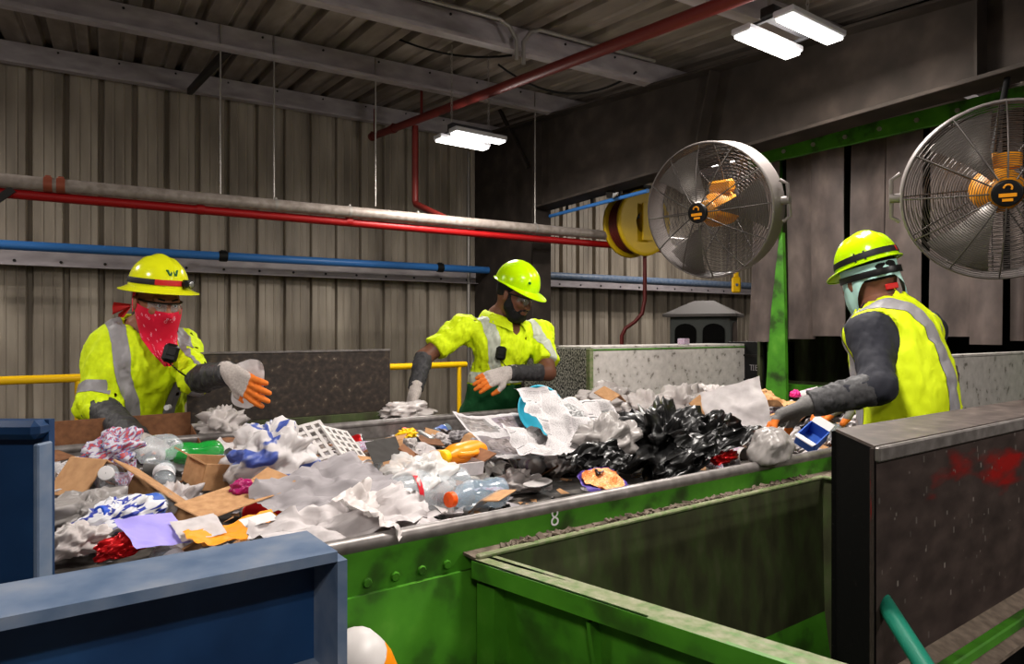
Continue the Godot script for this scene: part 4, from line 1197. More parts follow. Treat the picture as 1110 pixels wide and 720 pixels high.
	var cm := MB.new(); cm.box(ua + Vector3(0, 0.02, 0), Vector3(0.075, 0.04, 0.05), Basis(Vector3.UP, 0.3), 0.003)
	tag(obj("small_carton", cm, M.mixed_print), "small printed carton left on top of the white panel", "carton")

# ---------- bodies: distance fields of tapered capsules and ellipsoids, meshed as surface nets ----------
# primitive: {t:"c", a, b, ra, rb, k} tapered capsule; {t:"e", c, q (axes), r (radii), k} ellipsoid
func cap(a: Vector3, b: Vector3, ra: float, rb: float, k := 0.03) -> Dictionary:
	return {"t": "c", "a": a, "b": b, "ra": ra, "rb": rb, "k": k}
func ell(c: Vector3, q: Basis, r: Vector3, k := 0.03) -> Dictionary:
	return {"t": "e", "c": c, "q": q, "r": r, "k": k}
func inflate(prims: Array, by: float) -> Array:
	var out := []
	for p in prims:
		var d: Dictionary = p.duplicate()
		if d.t == "c":
			d.ra += by; d.rb += by
		else: d.r += Vector3(by, by, by)
		out.append(d)
	return out

# clip(p, f) -> f may cut or wrinkle the field; cuts are capsules taken away
func nets(prims: Array, cell: float, clip = null, cuts := []) -> Dictionary:
	var lo := Vector3.ONE * 1e9
	var hi := -lo
	for p in prims:
		var r := 0.0
		if p.t == "c":
			r = maxf(p.ra, p.rb)
			lo = lo.min(p.a.min(p.b) - Vector3.ONE * r); hi = hi.max(p.a.max(p.b) + Vector3.ONE * r)
		else:
			r = maxf(p.r.x, maxf(p.r.y, p.r.z))
			lo = lo.min(p.c - Vector3.ONE * r); hi = hi.max(p.c + Vector3.ONE * r)
	lo -= Vector3.ONE * cell * 3.0; hi += Vector3.ONE * cell * 3.0
	var nx := int((hi.x - lo.x) / cell) + 2
	var ny := int((hi.y - lo.y) / cell) + 2
	var nz := int((hi.z - lo.z) / cell) + 2
	var F := PackedFloat32Array(); F.resize(nx * ny * nz); F.fill(0.5)
	for p in prims:
		var k: float = p.k
		var pad: float = k * 0.6 + cell * 2.2
		var bl: Vector3
		var bh: Vector3
		var isc: bool = p.t == "c"
		if isc:
			var r := maxf(p.ra, p.rb) + pad
			bl = p.a.min(p.b) - Vector3.ONE * r; bh = p.a.max(p.b) + Vector3.ONE * r
		else:
			var q: Basis = p.q
			var ex := Vector3.ZERO
			for i in 3: ex += (q[i] * p.r[i]).abs()
			bl = p.c - ex - Vector3.ONE * pad; bh = p.c + ex + Vector3.ONE * pad
		var i0 := maxi(0, int((bl.x - lo.x) / cell)); var i1 := mini(nx - 1, int((bh.x - lo.x) / cell) + 1)
		var j0 := maxi(0, int((bl.y - lo.y) / cell)); var j1 := mini(ny - 1, int((bh.y - lo.y) / cell) + 1)
		var k0 := maxi(0, int((bl.z - lo.z) / cell)); var k1 := mini(nz - 1, int((bh.z - lo.z) / cell) + 1)
		var A: Vector3 = p.a if isc else p.c
		var BA: Vector3 = (p.b - p.a) if isc else Vector3.ZERO
		var inv: float = 1.0 / maxf(BA.length_squared(), 1e-9)
		var ra: float = p.ra if isc else 0.0
		var rd: float = (p.rb - p.ra) if isc else 0.0
		var qi: Basis = p.q.transposed() if not isc else Basis.IDENTITY
		var R: Vector3 = p.r if not isc else Vector3.ONE
		var ik: float = 1.0 / k
		for kk in range(k0, k1 + 1):
			for j in range(j0, j1 + 1):
				var base := (kk * ny + j) * nx
				var w := Vector3(lo.x + i0 * cell, lo.y + j * cell, lo.z + kk * cell) - A
				for i in range(i0, i1 + 1):
					var d: float
					if isc:
						var t := clampf(w.dot(BA) * inv, 0.0, 1.0)
						d = (w - BA * t).length() - ra - rd * t
					else:
						var e := (qi * w) / R
						var l := e.length()
						d = l * (l - 1.0) / maxf((e / R).length(), 1e-5)
					w.x += cell
					var f := F[base + i]
					var df := absf(d - f)
					if df < k:
						var h := (k - df) * ik
						F[base + i] = minf(d, f) - h * h * k * 0.25
					elif d < f: F[base + i] = d
	for c in cuts:
		var r := maxf(c.ra, c.rb) + cell * 2.0
		var bl2: Vector3 = c.a.min(c.b) - Vector3.ONE * r
		var bh2: Vector3 = c.a.max(c.b) + Vector3.ONE * r
		var BA: Vector3 = c.b - c.a
		for kk in range(maxi(0, int((bl2.z - lo.z) / cell)), mini(nz, int((bh2.z - lo.z) / cell) + 2)):
			for j in range(maxi(0, int((bl2.y - lo.y) / cell)), mini(ny, int((bh2.y - lo.y) / cell) + 2)):
				for i in range(maxi(0, int((bl2.x - lo.x) / cell)), mini(nx, int((bh2.x - lo.x) / cell) + 2)):
					var w: Vector3 = lo + Vector3(i, j, kk) * cell - c.a
					var t := clampf(w.dot(BA) / maxf(BA.length_squared(), 1e-9), 0.0, 1.0)
					var d := (w - BA * t).length() - lerpf(c.ra, c.rb, t)
					var id := (kk * ny + j) * nx + i
					F[id] = maxf(F[id], -d)
	if clip != null:
		for kk in nz:
			for j in ny:
				var base := (kk * ny + j) * nx
				for i in nx:
					if F[base + i] < cell * 2.5: F[base + i] = clip.call(lo + Vector3(i, j, kk) * cell, F[base + i])
	# one vertex in each crossed cell
	var ids := PackedInt32Array(); ids.resize(nx * ny * nz); ids.fill(-1)
	var V := PackedVector3Array()
	var N := PackedVector3Array()
	var sy := nx
	var sz := nx * ny
	var corner := [0, 1, sy, sy + 1, sz, sz + 1, sz + sy, sz + sy + 1]
	var cv: Array[Vector3] = [Vector3(0, 0, 0), Vector3(1, 0, 0), Vector3(0, 1, 0), Vector3(1, 1, 0), Vector3(0, 0, 1), Vector3(1, 0, 1), Vector3(0, 1, 1), Vector3(1, 1, 1)]
	var ed := [[0, 1], [2, 3], [4, 5], [6, 7], [0, 2], [1, 3], [4, 6], [5, 7], [0, 4], [1, 5], [2, 6], [3, 7]]
	for kk in nz - 1:
		for j in ny - 1:
			var base := (kk * ny + j) * nx
			for i in nx - 1:
				var b := base + i
				var f0 := F[b]
				if absf(f0) > cell * 2.0: continue
				var s0 := f0 < 0.0
				if (F[b + 1] < 0.0) == s0 and (F[b + sy] < 0.0) == s0 and (F[b + sy + 1] < 0.0) == s0 and (F[b + sz] < 0.0) == s0 and (F[b + sz + 1] < 0.0) == s0 and (F[b + sz + sy] < 0.0) == s0 and (F[b + sz + sy + 1] < 0.0) == s0: continue
				var sum := Vector3.ZERO
				var n := 0
				for e in ed:
					var fa: float = F[b + corner[e[0]]]
					var fb: float = F[b + corner[e[1]]]
					if (fa < 0.0) != (fb < 0.0):
						sum += cv[e[0]].lerp(cv[e[1]], fa / (fa - fb)); n += 1
				var gr := Vector3.ZERO
				for c in 8: gr += (cv[c] * 2.0 - Vector3.ONE) * F[b + corner[c]]
				ids[b] = V.size()
				V.append(lo + (Vector3(i, j, kk) + sum / n) * cell); N.append(gr.normalized())
	var I := PackedInt32Array()
	for kk in range(1, nz - 1):
		for j in range(1, ny - 1):
			for i in range(1, nx - 1):
				var b := (kk * ny + j) * nx + i
				var f0 := F[b]
				if absf(f0) > cell * 2.0: continue
				var s0 := f0 < 0.0
				for ax in 3:
					var st: int = [1, sy, sz][ax]
					if (F[b + st] < 0.0) == s0: continue
					var o1: int = [sy, sz, 1][ax]
					var o2: int = [sz, 1, sy][ax]
					var a := ids[b]
					var c := ids[b - o1]
					var d := ids[b - o1 - o2]
					var e := ids[b - o2]
					if a < 0 or c < 0 or d < 0 or e < 0: continue
					if s0: I.append_array(PackedInt32Array([a, c, d, a, d, e]))
					else: I.append_array(PackedInt32Array([a, d, c, a, e, d]))
	return {"v": V, "n": N, "i": I}

func add_net(mb: MB, s: Dictionary) -> void:
	var V: PackedVector3Array = s.v
	var N: PackedVector3Array = s.n
	var I: PackedInt32Array = s.i
	for k in range(0, I.size(), 3):
		mb.stri(V[I[k]], V[I[k + 1]], V[I[k + 2]], N[I[k]], N[I[k + 1]], N[I[k + 2]], uv_flat(V[I[k]]), uv_flat(V[I[k + 1]]), uv_flat(V[I[k + 2]]))
func uv_flat(p: Vector3) -> Vector2:
	return Vector2(p.dot(RGT), -p.y) * 2.5

# cuts a meshed surface along field = 0: [inside (field > 0) pushed out by lift, outside]
func split(s: Dictionary, field: Callable, lift := 0.0) -> Array:
	var V: PackedVector3Array = s.v
	var N: PackedVector3Array = s.n
	var I: PackedInt32Array = s.i
	var W := PackedFloat32Array(); W.resize(V.size())
	for k in V.size(): W[k] = field.call(V[k])
	var out := [{"v": PackedVector3Array(), "n": PackedVector3Array(), "i": PackedInt32Array()}, {"v": PackedVector3Array(), "n": PackedVector3Array(), "i": PackedInt32Array()}]
	for k in range(0, I.size(), 3):
		for side in 2:
			var sg := 1.0 if side == 0 else -1.0
			var pv: Array[Vector3] = []
			var pn: Array[Vector3] = []
			for c in 3:
				var a := I[k + c]
				var b := I[k + (c + 1) % 3]
				var wa := W[a] * sg
				var wb := W[b] * sg
				if wa > 0.0:
					pv.append(V[a]); pn.append(N[a])
				if (wa > 0.0) != (wb > 0.0):
					var t := wa / (wa - wb)
					pv.append(V[a].lerp(V[b], t)); pn.append(N[a].lerp(N[b], t).normalized())
			if pv.size() < 3: continue
			var o: Dictionary = out[side]
			var base: int = o.v.size()
			for c in pv.size():
				o.v.append(pv[c] + pn[c] * (lift if side == 0 else 0.0)); o.n.append(pn[c])
			for c in range(1, pv.size() - 1): o.i.append_array(PackedInt32Array([base, base + c, base + c + 1]))
	return out

func net_part(called: String, s: Dictionary, m: Material, parent: Node3D, at: Vector3) -> MeshInstance3D:
	var mb := MB.new(); add_net(mb, s)
	return obj(called, rebase(mb, at), m, parent)

# gloved or bare hand: palm and five bent fingers. d: along the fingers, n: the way the palm faces, side: +1 thumb towards d x n
func hand(w: Vector3, d: Vector3, n: Vector3, thumb: float, curl: float, sc := 1.0, fat := 0.0) -> Array:
	d = d.normalized(); n = (n - d * n.dot(d)).normalized()
	var s := d.cross(n) * thumb                 # towards the thumb
	var P := []
	for k in 4:
		var x := (0.03 - 0.02 * k) * sc
		P.append(cap(w + s * x * 0.75, w + d * 0.085 * sc + s * x, 0.015 * sc + fat, 0.0135 * sc + fat, 0.014))
	var flen := [0.075, 0.085, 0.08, 0.062]
	for k in 4:
		var x := (0.031 - 0.0205 * k) * sc
		var p: Vector3 = w + d * (0.088 + [0.0, 0.004, 0.001, -0.007][k]) * sc + s * x
		var a: float = curl * [0.8, 0.9, 1.0, 1.1][k]
		var dir := (d + s * (0.12 - 0.08 * k)).normalized()
		var L: float = flen[k] * sc
		for sgm in 3:
			a = curl * (0.55 + 0.45 * sgm) * [0.85, 0.95, 1.0, 1.1][k]
			var dd := dir * cos(a) + n * sin(a)
			var q: Vector3 = p + dd * L * [0.46, 0.3, 0.24][sgm]
			P.append(cap(p, q, 0.0105 * sc + fat - 0.0007 * sgm, 0.0098 * sc + fat - 0.0009 * sgm, 0.005))
			p = q
	var t0 := w + s * 0.022 * sc + d * 0.02 * sc
	var t1 := t0 + (s * 0.9 + d * 0.75 + n * 0.25).normalized() * 0.042 * sc
	var t2 := t1 + (s * 0.35 + d * 1.0 + n * (0.3 + curl * 0.4)).normalized() * 0.034 * sc
	var t3 := t2 + (s * -0.05 + d * 1.0 + n * (0.35 + curl * 0.6)).normalized() * 0.027 * sc
	P.append(cap(t0, t1, 0.017 * sc + fat, 0.0135 * sc + fat, 0.014)); P.append(cap(t1, t2, 0.0128 * sc + fat, 0.0115 * sc + fat, 0.005)); P.append(cap(t2, t3, 0.0115 * sc + fat, 0.0095 * sc + fat, 0.005))
	return P

# head with face: c centre of the skull, f facing, up
func head(c: Vector3, q: Basis) -> Array:      # q: x to its left side, y up, z front
	var P := []
	P.append(ell(c + q * Vector3(0, 0.02, -0.012), q, Vector3(0.077, 0.1, 0.098), 0.02))
	P.append(ell(c + q * Vector3(0, -0.03, 0.03), q, Vector3(0.066, 0.085, 0.066), 0.03))      # face
	P.append(ell(c + q * Vector3(0, -0.087, 0.055), q, Vector3(0.042, 0.03, 0.035), 0.03))     # chin and jaw
	P.append(cap(c + q * Vector3(-0.035, -0.075, 0.03), c + q * Vector3(0.035, -0.075, 0.03), 0.035, 0.035, 0.02))
	P.append(cap(c + q * Vector3(0, 0.0, 0.09), c + q * Vector3(0, -0.038, 0.11), 0.009, 0.013, 0.012))   # nose
	P.append(cap(c + q * Vector3(-0.013, -0.042, 0.1), c + q * Vector3(0.013, -0.042, 0.1), 0.009, 0.009, 0.01))
	P.append(cap(c + q * Vector3(-0.04, 0.02, 0.083), c + q * Vector3(0.04, 0.02, 0.083), 0.012, 0.012, 0.015))   # brow
	for s in [-1, 1]:
		P.append(ell(c + q * Vector3(s * 0.04, -0.025, 0.075), q, Vector3(0.024, 0.022, 0.02), 0.02))     # cheek
		P.append(ell(c + q * Vector3(s * 0.08, -0.01, -0.005), q * Basis(Vector3.UP, s * 0.35), Vector3(0.008, 0.031, 0.02), 0.006))   # ear
		P.append(cap(c + q * Vector3(s * 0.085, 0.015, -0.012), c + q * Vector3(s * 0.086, -0.028, -0.004), 0.006, 0.007, 0.004))
	P.append(cap(c + q * Vector3(-0.02, -0.066, 0.092), c + q * Vector3(0.02, -0.066, 0.092), 0.007, 0.007, 0.006))   # lips
	P.append(cap(c + q * Vector3(-0.016, -0.078, 0.09), c + q * Vector3(0.016, -0.078, 0.09), 0.007, 0.007, 0.006))
	return P

func frame(front: Vector3, up: Vector3) -> Basis:
	var z := front.normalized()
	var x := up.cross(z).normalized()
	return Basis(x, z.cross(x), z)

# hard hat shell: crown, ridge, brim. style 0: full brim, 1: cap with front peak
func hard_hat(t: Node3D, at: Vector3, c: Vector3, q: Basis, m: Material, style: int) -> Node3D:
	var nu := 49
	var nv := 15
	var pts := PackedVector3Array()
	for j in nv:
		var el := j / float(nv - 1) * PI / 2
		for i in nu:
			var a := TAU * i / (nu - 1)
			var ca := cos(el)
			var d := Vector3(sin(a) * ca, sin(el), cos(a) * ca)
			var r := Vector3(0.108 * d.x, 0.128 * pow(maxf(d.y, 0.0), 0.9), 0.134 * d.z)
			# raised ridge along the middle and two side beads
			var rid := exp(-pow(d.x / 0.16, 2.0)) * smoothstep(0.1, 0.6, d.y) * 0.007
			rid += (exp(-pow((absf(d.x) - 0.42) / 0.07, 2.0)) * smoothstep(0.35, 0.7, d.y) * 0.003)
			pts.append(c + q * (r + d * rid))
	var mb := MB.new(); mb.grid(pts, nu, nv, true)
	# brim: thin curved sheet with a rolled edge
	var br := PackedVector3Array()
	var edge := []
	for j in 5:
		for i in nu:
			var a := TAU * i / (nu - 1)
			var s := j / 4.0
			var fr := maxf(cos(a), 0.0)
			var w := (0.034 + 0.01 * fr) if style == 0 else (0.008 + 0.05 * pow(fr, 1.6))
			var dr := -0.018 * s if style == 0 else -(0.006 + 0.018 * pow(fr, 1.5)) * s
			var p := Vector3(sin(a) * (0.108 + w * s), dr, cos(a) * (0.134 + w * s))
			br.append(c + q * p)
			if j == 4 and i < nu - 1: edge.append(c + q * p)
	mb.grid(br, nu, 5, true, true)
	mb.tube(edge, 0.003, 5, false, true)
	var hat := obj("hard_hat", rebase(mb, at), m, t)
	return hat

func strap_on_hat(c: Vector3, q: Basis, a0: float, a1: float, y0: float, y1: float, h: float) -> MB:
	var mb := MB.new()
	var n := maxi(4, int(absf(a1 - a0) * 10))
	var pts := PackedVector3Array()
	for j in 4:
		for i in n + 1:
			var a := lerpf(a0, a1, float(i) / n)
			var y: float = lerpf(y0, y1, float(i) / n) + [0.0, 0.0, h, h][j]
			var el := asin(clampf(y / 0.128, 0.0, 0.99))
			var o: float = [0.0, 0.004, 0.004, 0.0][j]
			pts.append(c + q * (Vector3(sin(a) * cos(el) * (0.108 + o), y, cos(a) * cos(el) * (0.134 + o))))
	mb.grid(pts, n + 1, 4)
	return mb

# safety glasses: two lenses, a brow bar and temples
func glasses(t: Node3D, at: Vector3, c: Vector3, q: Basis) -> void:
	var fm := MB.new()
	var pts := []
	for i in 13:
		var a := lerpf(-1.15, 1.15, i / 12.0)
		pts.append(c + q * Vector3(sin(a) * 0.078, 0.012, 0.03 + cos(a) * 0.078))
	fm.tube(pts, 0.0035, 6)
	for s in [-1, 1]: fm.tube([c + q * Vector3(s * 0.071, 0.012, 0.062), c + q * Vector3(s * 0.08, 0.008, 0.0), c + q * Vector3(s * 0.08, -0.008, -0.02)], 0.004, 6)
	var gl := obj("safety_glasses", rebase(fm, at), M.gadget_black, t)
	for s in [-1, 1]:
		var lm := MB.new()
		var lp := PackedVector3Array()
		for j in 5:
			for i in 7:
				var a: float = s * lerpf(0.1, 1.05, i / 6.0)
				var w := 1.0 - 0.25 * pow(absf(i - 3) / 3.0, 2.0) * (j / 4.0)
				lp.append(c + q * Vector3(sin(a) * 0.077, 0.01 - 0.036 * (j / 4.0) * w, 0.03 + cos(a) * 0.077))
		lm.grid(lp, 7, 5)
		obj("lens", rebase(lm, at), M.clear_lens, gl)

func eyes(t: Node3D, at: Vector3, c: Vector3, q: Basis) -> void:
	for s in [-1, 1]:
		var e := MB.new()
		var o := c + q * Vector3(s * 0.031, -0.002, 0.084)
		var pr := []
		for k in 9: pr.append(Vector2(maxf(0.0004, sin(PI * k / 8.0) * 0.011), -cos(PI * k / 8.0) * 0.011))
		e.lathe(pr, 12, o, q)
		var ey := obj("eye", rebase(e, at), M.eye_white, t)
		var ir := MB.new(); ir.lathe([Vector2(0.0055, 0.009), Vector2(0.004, 0.0108), Vector2(0.0003, 0.0115)], 12, o, q * Basis(Vector3.RIGHT, PI / 2 - 0.25))
		obj("iris", rebase(ir, at), M.eye_dark, ey)
		var bw := MB.new(); bw.tube([c + q * Vector3(s * 0.014, 0.022, 0.097), c + q * Vector3(s * 0.034, 0.027, 0.093), c + q * Vector3(s * 0.052, 0.02, 0.079)], 0.004, 6)
		obj("eyebrow", rebase(bw, at), M.hair_black, t)

# radio microphone with clip and curly cord
func radio_mic(t: Node3D, at: Vector3, p: Vector3, q: Basis, cord_to: Vector3) -> void:
	var mb := MB.new(); mb.box(p, Vector3(0.056, 0.075, 0.03), q, 0.012)
	mb.box(p + q * Vector3(0, 0.005, 0.016), Vector3(0.034, 0.03, 0.006), q, 0.002)
	var mic := obj("radio_microphone", rebase(mb, at), M.gadget_black, t)
	var pts := []
	for i in 90:
		var s := i / 89.0
		var c := (p + q * Vector3(0, -0.035, 0)).lerp(cord_to, s) + q * Vector3(0.02 * sin(s * PI), -0.02 * sin(s * PI), 0.02 * sin(s * PI))
		pts.append(c + q * Vector3(cos(s * 110.0) * 0.004, 0, sin(s * 110.0) * 0.004))
	var cm := MB.new(); cm.tube(pts, 0.0022, 4)
	obj("curly_cord", rebase(cm, at), M.gadget_black, mic)

func to_line(p: Vector3, a: Vector3, b: Vector3) -> Vector2:      # (share along a-b, distance)
	var ba := b - a
	var t := (p - a).dot(ba) / ba.length_squared()
	return Vector2(t, (p - a - ba * t).length())
func folds(p: Vector3, amp: float, fr := 14.0) -> float:
	var a := bump.get_noise_3d(p.x * fr, p.y * fr * 0.55, p.z * fr)
	return amp * (1.0 - 2.2 * absf(a))

# skeleton in world points; returns primitives of the torso, legs and arms
func torso_prims(j: Dictionary, q: Basis, wide: float, deep: float) -> Array:
	var P := []
	var c: Vector3 = j.chest
	P.append(cap(j.shR, j.shL, 0.06, 0.06, 0.05))
	P.append(cap(j.neck, c, 0.075, 0.1, 0.06))
	P.append(ell(c, q, Vector3(0.165 * wide, 0.19, 0.115 * deep), 0.06))
	P.append(ell(c.lerp(j.pelvis, 0.5), q, Vector3(0.15 * wide, 0.19, 0.112 * deep), 0.06))
	P.append(ell(j.pelvis, q, Vector3(0.165 * wide, 0.15, 0.12 * deep), 0.06))
	return P
func leg_prims(j: Dictionary, q: Basis) -> Array:
	var P := []
	for s in [-1, 1]:
		var hip: Vector3 = j.pelvis + q * Vector3(s * 0.09, -0.06, 0)
		var foot := Vector3(hip.x, 0.06, hip.z) + q * Vector3(s * 0.05, 0, 0)
		var knee: Vector3 = hip.lerp(foot, 0.5) + q * Vector3(0, 0, 0.03)
		P.append(cap(hip, knee, 0.085, 0.06, 0.05)); P.append(cap(knee, foot, 0.058, 0.042, 0.03)); P.append(cap(foot, foot + q * Vector3(0, -0.02, 0.14), 0.042, 0.036, 0.03))
	return P
func arm_prims(j: Dictionary, fat := 1.0) -> Array:
	return [cap(j.shR, j.elR, 0.058 * fat, 0.044 * fat, 0.05), cap(j.elR, j.wrR, 0.043 * fat, 0.03, 0.02), cap(j.shL, j.elL, 0.058 * fat, 0.044 * fat, 0.05), cap(j.elL, j.wrL, 0.043 * fat, 0.03, 0.02)]

func make_body(t: Node3D, at: Vector3, j: Dictionary, q: Basis, hq: Basis, wide: float, deep: float, m: Material) -> void:
	var mb := MB.new()
	var P := torso_prims(j, q, wide * 0.93, deep * 0.9) + leg_prims(j, q) + arm_prims(j)
	P.append(cap(j.neck + Vector3.DOWN * 0.02, j.head + hq * Vector3(0, -0.05, -0.02), 0.062, 0.056, 0.03))
	add_net(mb, nets(P, 0.016))
	add_net(mb, nets(head(j.head, hq) + [cap(j.neck, j.head + hq * Vector3(0, -0.05, -0.02), 0.063, 0.057, 0.03)], 0.005))
	obj("body", rebase(mb, at), m, t)

func gauntlet(t: Node3D, at: Vector3, el: Vector3, wr: Vector3, m: Material, s0: float, s1: float, r0: float, r1: float) -> void:
	var a := el.lerp(wr, s0)
	var b := el.lerp(wr, s1)
	var d := (b - a).normalized()
	var clip := func(p: Vector3, f: float) -> float:
		var x := (p - a).dot(d)
		return maxf(maxf(f + folds(p, 0.006, 18.0), -x), (p - b).dot(d))
	net_part("forearm_guard", nets([cap(a - d * 0.03, b + d * 0.03, r0, r1, 0.02)], 0.007, clip), m, t, at)

func glove(t: Node3D, at: Vector3, w: Vector3, d: Vector3, n: Vector3, thumb: float, curl: float, m: Material, palm: Material, share: float) -> void:
	var back := d.normalized() * 0.045
	var P := hand(w, d, n, thumb, curl, 1.08, 0.001)
	P.append(cap(w - back, w, 0.033, 0.031, 0.02))
	var s := nets(P, 0.005)
	var nn := (n - d.normalized() * n.dot(d.normalized())).normalized()
	# the dipped palm side and fingertips are orange
	var field := func(p: Vector3) -> float:
		return (p - w).dot(nn) * 1.0 + ((p - w).dot(d.normalized()) - 0.1) * 0.5 - share + bump.get_noise_3dv(p * 60.0) * 0.004
	var pr := split(s, field)
	var g1 := net_part("glove", pr[1], m, t, at)
	net_part("dipped_palm", pr[0], palm, g1, at)

func people() -> void:
	person_bandana()
	person_shirt()
	person_vest()

# ----- worker with the bandana -----
func person_bandana() -> void:
	var F := -VX * 0.95 + UX * 0.2
	var q := frame(F, Vector3.UP)                 # x: its left
	var j := {}
	j.chest = at_f(156, 396, 2.86); j.neck = at_f(153, 362, 2.86); j.pelvis = at_f(150, 478, 2.93)
	j.shR = at_f(120, 378, 2.79); j.shL = at_f(195, 378, 2.97)
	j.elR = at_f(104, 440, 2.68); j.wrR = at_f(148, 476, 2.47)
	j.elL = at_f(213, 412, 2.76); j.wrL = at_f(249, 404, 2.57)
	var hq := frame(-FWD * 0.62 + RGT * 0.74 - Vector3.UP * 0.22, Vector3.UP)
	j.head = at_f(171, 327, 2.8)
	var at := Vector3(j.pelvis.x, 0, j.pelvis.z)
	var t := thing("person", "worker in yellow full-brim hard hat and red bandana holding white paper", "person", at, "workers sorting at the belt")
	make_body(t, at, j, q, hq, 1.06, 1.0, M.skin_tan)
	# jacket
	var c: Vector3 = j.chest
	var P := inflate(torso_prims(j, q, 1.1, 1.08), 0.02)
	var cr: Vector3 = j.elR.lerp(j.wrR, 0.22)
	var cl: Vector3 = j.elL.lerp(j.wrL, 0.12)
	P += [cap(j.shR, j.elR, 0.092, 0.08, 0.06), cap(j.elR, cr, 0.08, 0.066, 0.03), cap(j.shL, j.elL, 0.084, 0.072, 0.05), cap(j.elL, cl, 0.066, 0.06, 0.03)]
	var hem: float = j.pelvis.y - 0.05
	var cut := [cap(j.neck + Vector3.UP * 0.02, j.head + Vector3.DOWN * 0.05, 0.068, 0.075)]
	var clip := func(p: Vector3, f: float) -> float:
		return maxf(f + folds(p, 0.012, 8.0) + folds(p + Vector3.ONE, 0.006, 20.0), hem - p.y)
	var s := nets(P, 0.012, clip, cut)
	var shR: Vector3 = j.shR
	var elR: Vector3 = j.elR
	var elL: Vector3 = j.elL
	var shL: Vector3 = j.shL
	var tape := func(p: Vector3) -> float:
		var l := to_line(p, shR, elR)
		var l2 := to_line(p, shL, elL)
		var best := -1.0
		var x := (p - c).dot(q.x)
		var y := p.y - c.y
		if l.y < 0.13 and l.x > 0.3 and x < -0.165: best = maxf(best, 0.025 - absf((l.x - 0.78) * elR.distance_to(shR)))
		elif l2.y < 0.12 and l2.x > 0.45 and x > 0.12: pass
		else:
			best = maxf(best, 0.027 - absf(absf(x) - 0.12 + 0.05 * smoothstep(0.0, -0.2, y)))
		return best
	var pr := split(s, tape, 0.002)
	var jk := net_part("jacket", pr[1], M.lime_cloth, t, at)
	net_part("reflective_tape", pr[0], M.tape_grey, jk, at)
	var tr := nets(inflate([ell(j.pelvis, q, Vector3(0.17, 0.15, 0.125), 0.05)] + leg_prims(j, q), 0.014), 0.018)
	net_part("trousers", tr, M.denim, t, at)
	var bt := MB.new()
	var bp := at_f(181, 442, 2.7)
	bt.lathe([Vector2(0.0005, 0.004), Vector2(0.008, 0.004), Vector2(0.009, 0.0), Vector2(0.0005, 0.0)], 12, bp, q * Basis(Vector3.RIGHT, PI / 2))
	# gloves and forearm guards
	gauntlet(t, at, j.elR, j.wrR, M.sleeve_dark, 0.08, 1.05, 0.068, 0.046)
	gauntlet(t, at, j.elL, j.wrL, M.sleeve_dark, -0.05, 0.98, 0.066, 0.046)
	var dR: Vector3 = at_f(176, 494, 2.37) - j.wrR
	glove(t, at, j.wrR + dR.normalized() * 0.02, dR, Vector3.DOWN + VX * 0.2, 1.0, 0.45, M.glove_white, M.glove_orange, 0.01)
	var dL: Vector3 = at_f(276, 424, 2.5) - j.wrL
	glove(t, at, j.wrL + dL.normalized() * 0.02, dL, RGT * 0.5 - Vector3.UP * 0.1 + FWD * 0.8, -1.0, 0.35, M.glove_white, M.glove_orange, -0.012)
	# bandana over nose and neck
	var h: Vector3 = j.head
	var bm := MB.new()
	var pts := PackedVector3Array()
	var nu := 33
	var nv := 22
	for jj in nv:
		var v := jj / float(nv - 1)
		for i in nu:
			var u := i / float(nu - 1) * 2.0 - 1.0
			var half := lerpf(2.1, 0.14, pow(v, 1.35))
			var a := u * half
			var y := -0.022 - 0.215 * v + 0.03 * u * u * (1.0 - v)
			var rx := lerpf(0.084, 0.07, smoothstep(0.1, 0.5, v)) + 0.012 * v
			var rz := lerpf(0.1, 0.083, smoothstep(0.0, 0.6, v)) + 0.05 * smoothstep(0.5, 1.0, v)
			var nose := 0.022 * exp(-pow(a / 0.22, 2.0)) * exp(-pow((v - 0.07) / 0.12, 2.0))
			var fold := 0.004 * sin(u * 9.0 + v * 7.0) * smoothstep(0.1, 0.6, v) + 0.003 * sin(v * 30.0 + u * 4.0) * smoothstep(0.3, 0.8, v)
			pts.append(h + hq * Vector3(sin(a) * (rx + fold), y, 0.012 + cos(a) * (rz + fold + nose)))
	bm.grid(pts, nu, nv, false, true)
	var bd := obj("bandana", rebase(bm, at), M.bandana, t)
	var km := MB.new()
	for k in 2:
		var kp := PackedVector3Array()
		for jj in 6:
			for i in 5:
				var v := jj / 5.0
				var w := 0.035 * (0.3 + v) * (i / 4.0 - 0.5) * 2.0
				kp.append(h + hq * (Vector3(-0.05, -0.035, -0.085) + Vector3(-0.02 - 0.055 * v * (1.0 - 0.4 * k), w * 0.6 - 0.05 * v * (k + 0.4), -0.03 * v + 0.006 * sin(i * 2.0 + k))))
		km.grid(kp, 5, 6)
	obj("bandana_knot", rebase(km, at), M.strap_red, bd)
	# head scarf showing under the hat
	var sc := MB.new()
	var sp := PackedVector3Array()
	for jj in 5:
		for i in 25:
			var a := lerpf(1.5, TAU - 1.5, i / 24.0)
			sp.append(h + hq * Vector3(sin(a) * 0.086, lerpf(0.05, -0.03 + 0.02 * sin(i * 1.3), jj / 4.0), -0.012 + cos(a) * 0.104))
	sc.grid(sp, 25, 5, false, true)
	obj("head_scarf", rebase(sc, at), M.bandana, t)
	eyes(t, at, h, hq)
	glasses(t, at, h, hq)
	# hat with lamp strap
	var qh := hq * Basis(Vector3.RIGHT, -0.1)
	var hc := h + hq * Vector3(0, 0.062, -0.006)
	var hat := hard_hat(t, at, hc, qh, M.hat_yellow, 0)
	obj("lamp_strap", rebase(strap_on_hat(hc, qh, 0.5, TAU - 0.6, 0.012, 0.012, 0.022), at), M.strap_black, hat)
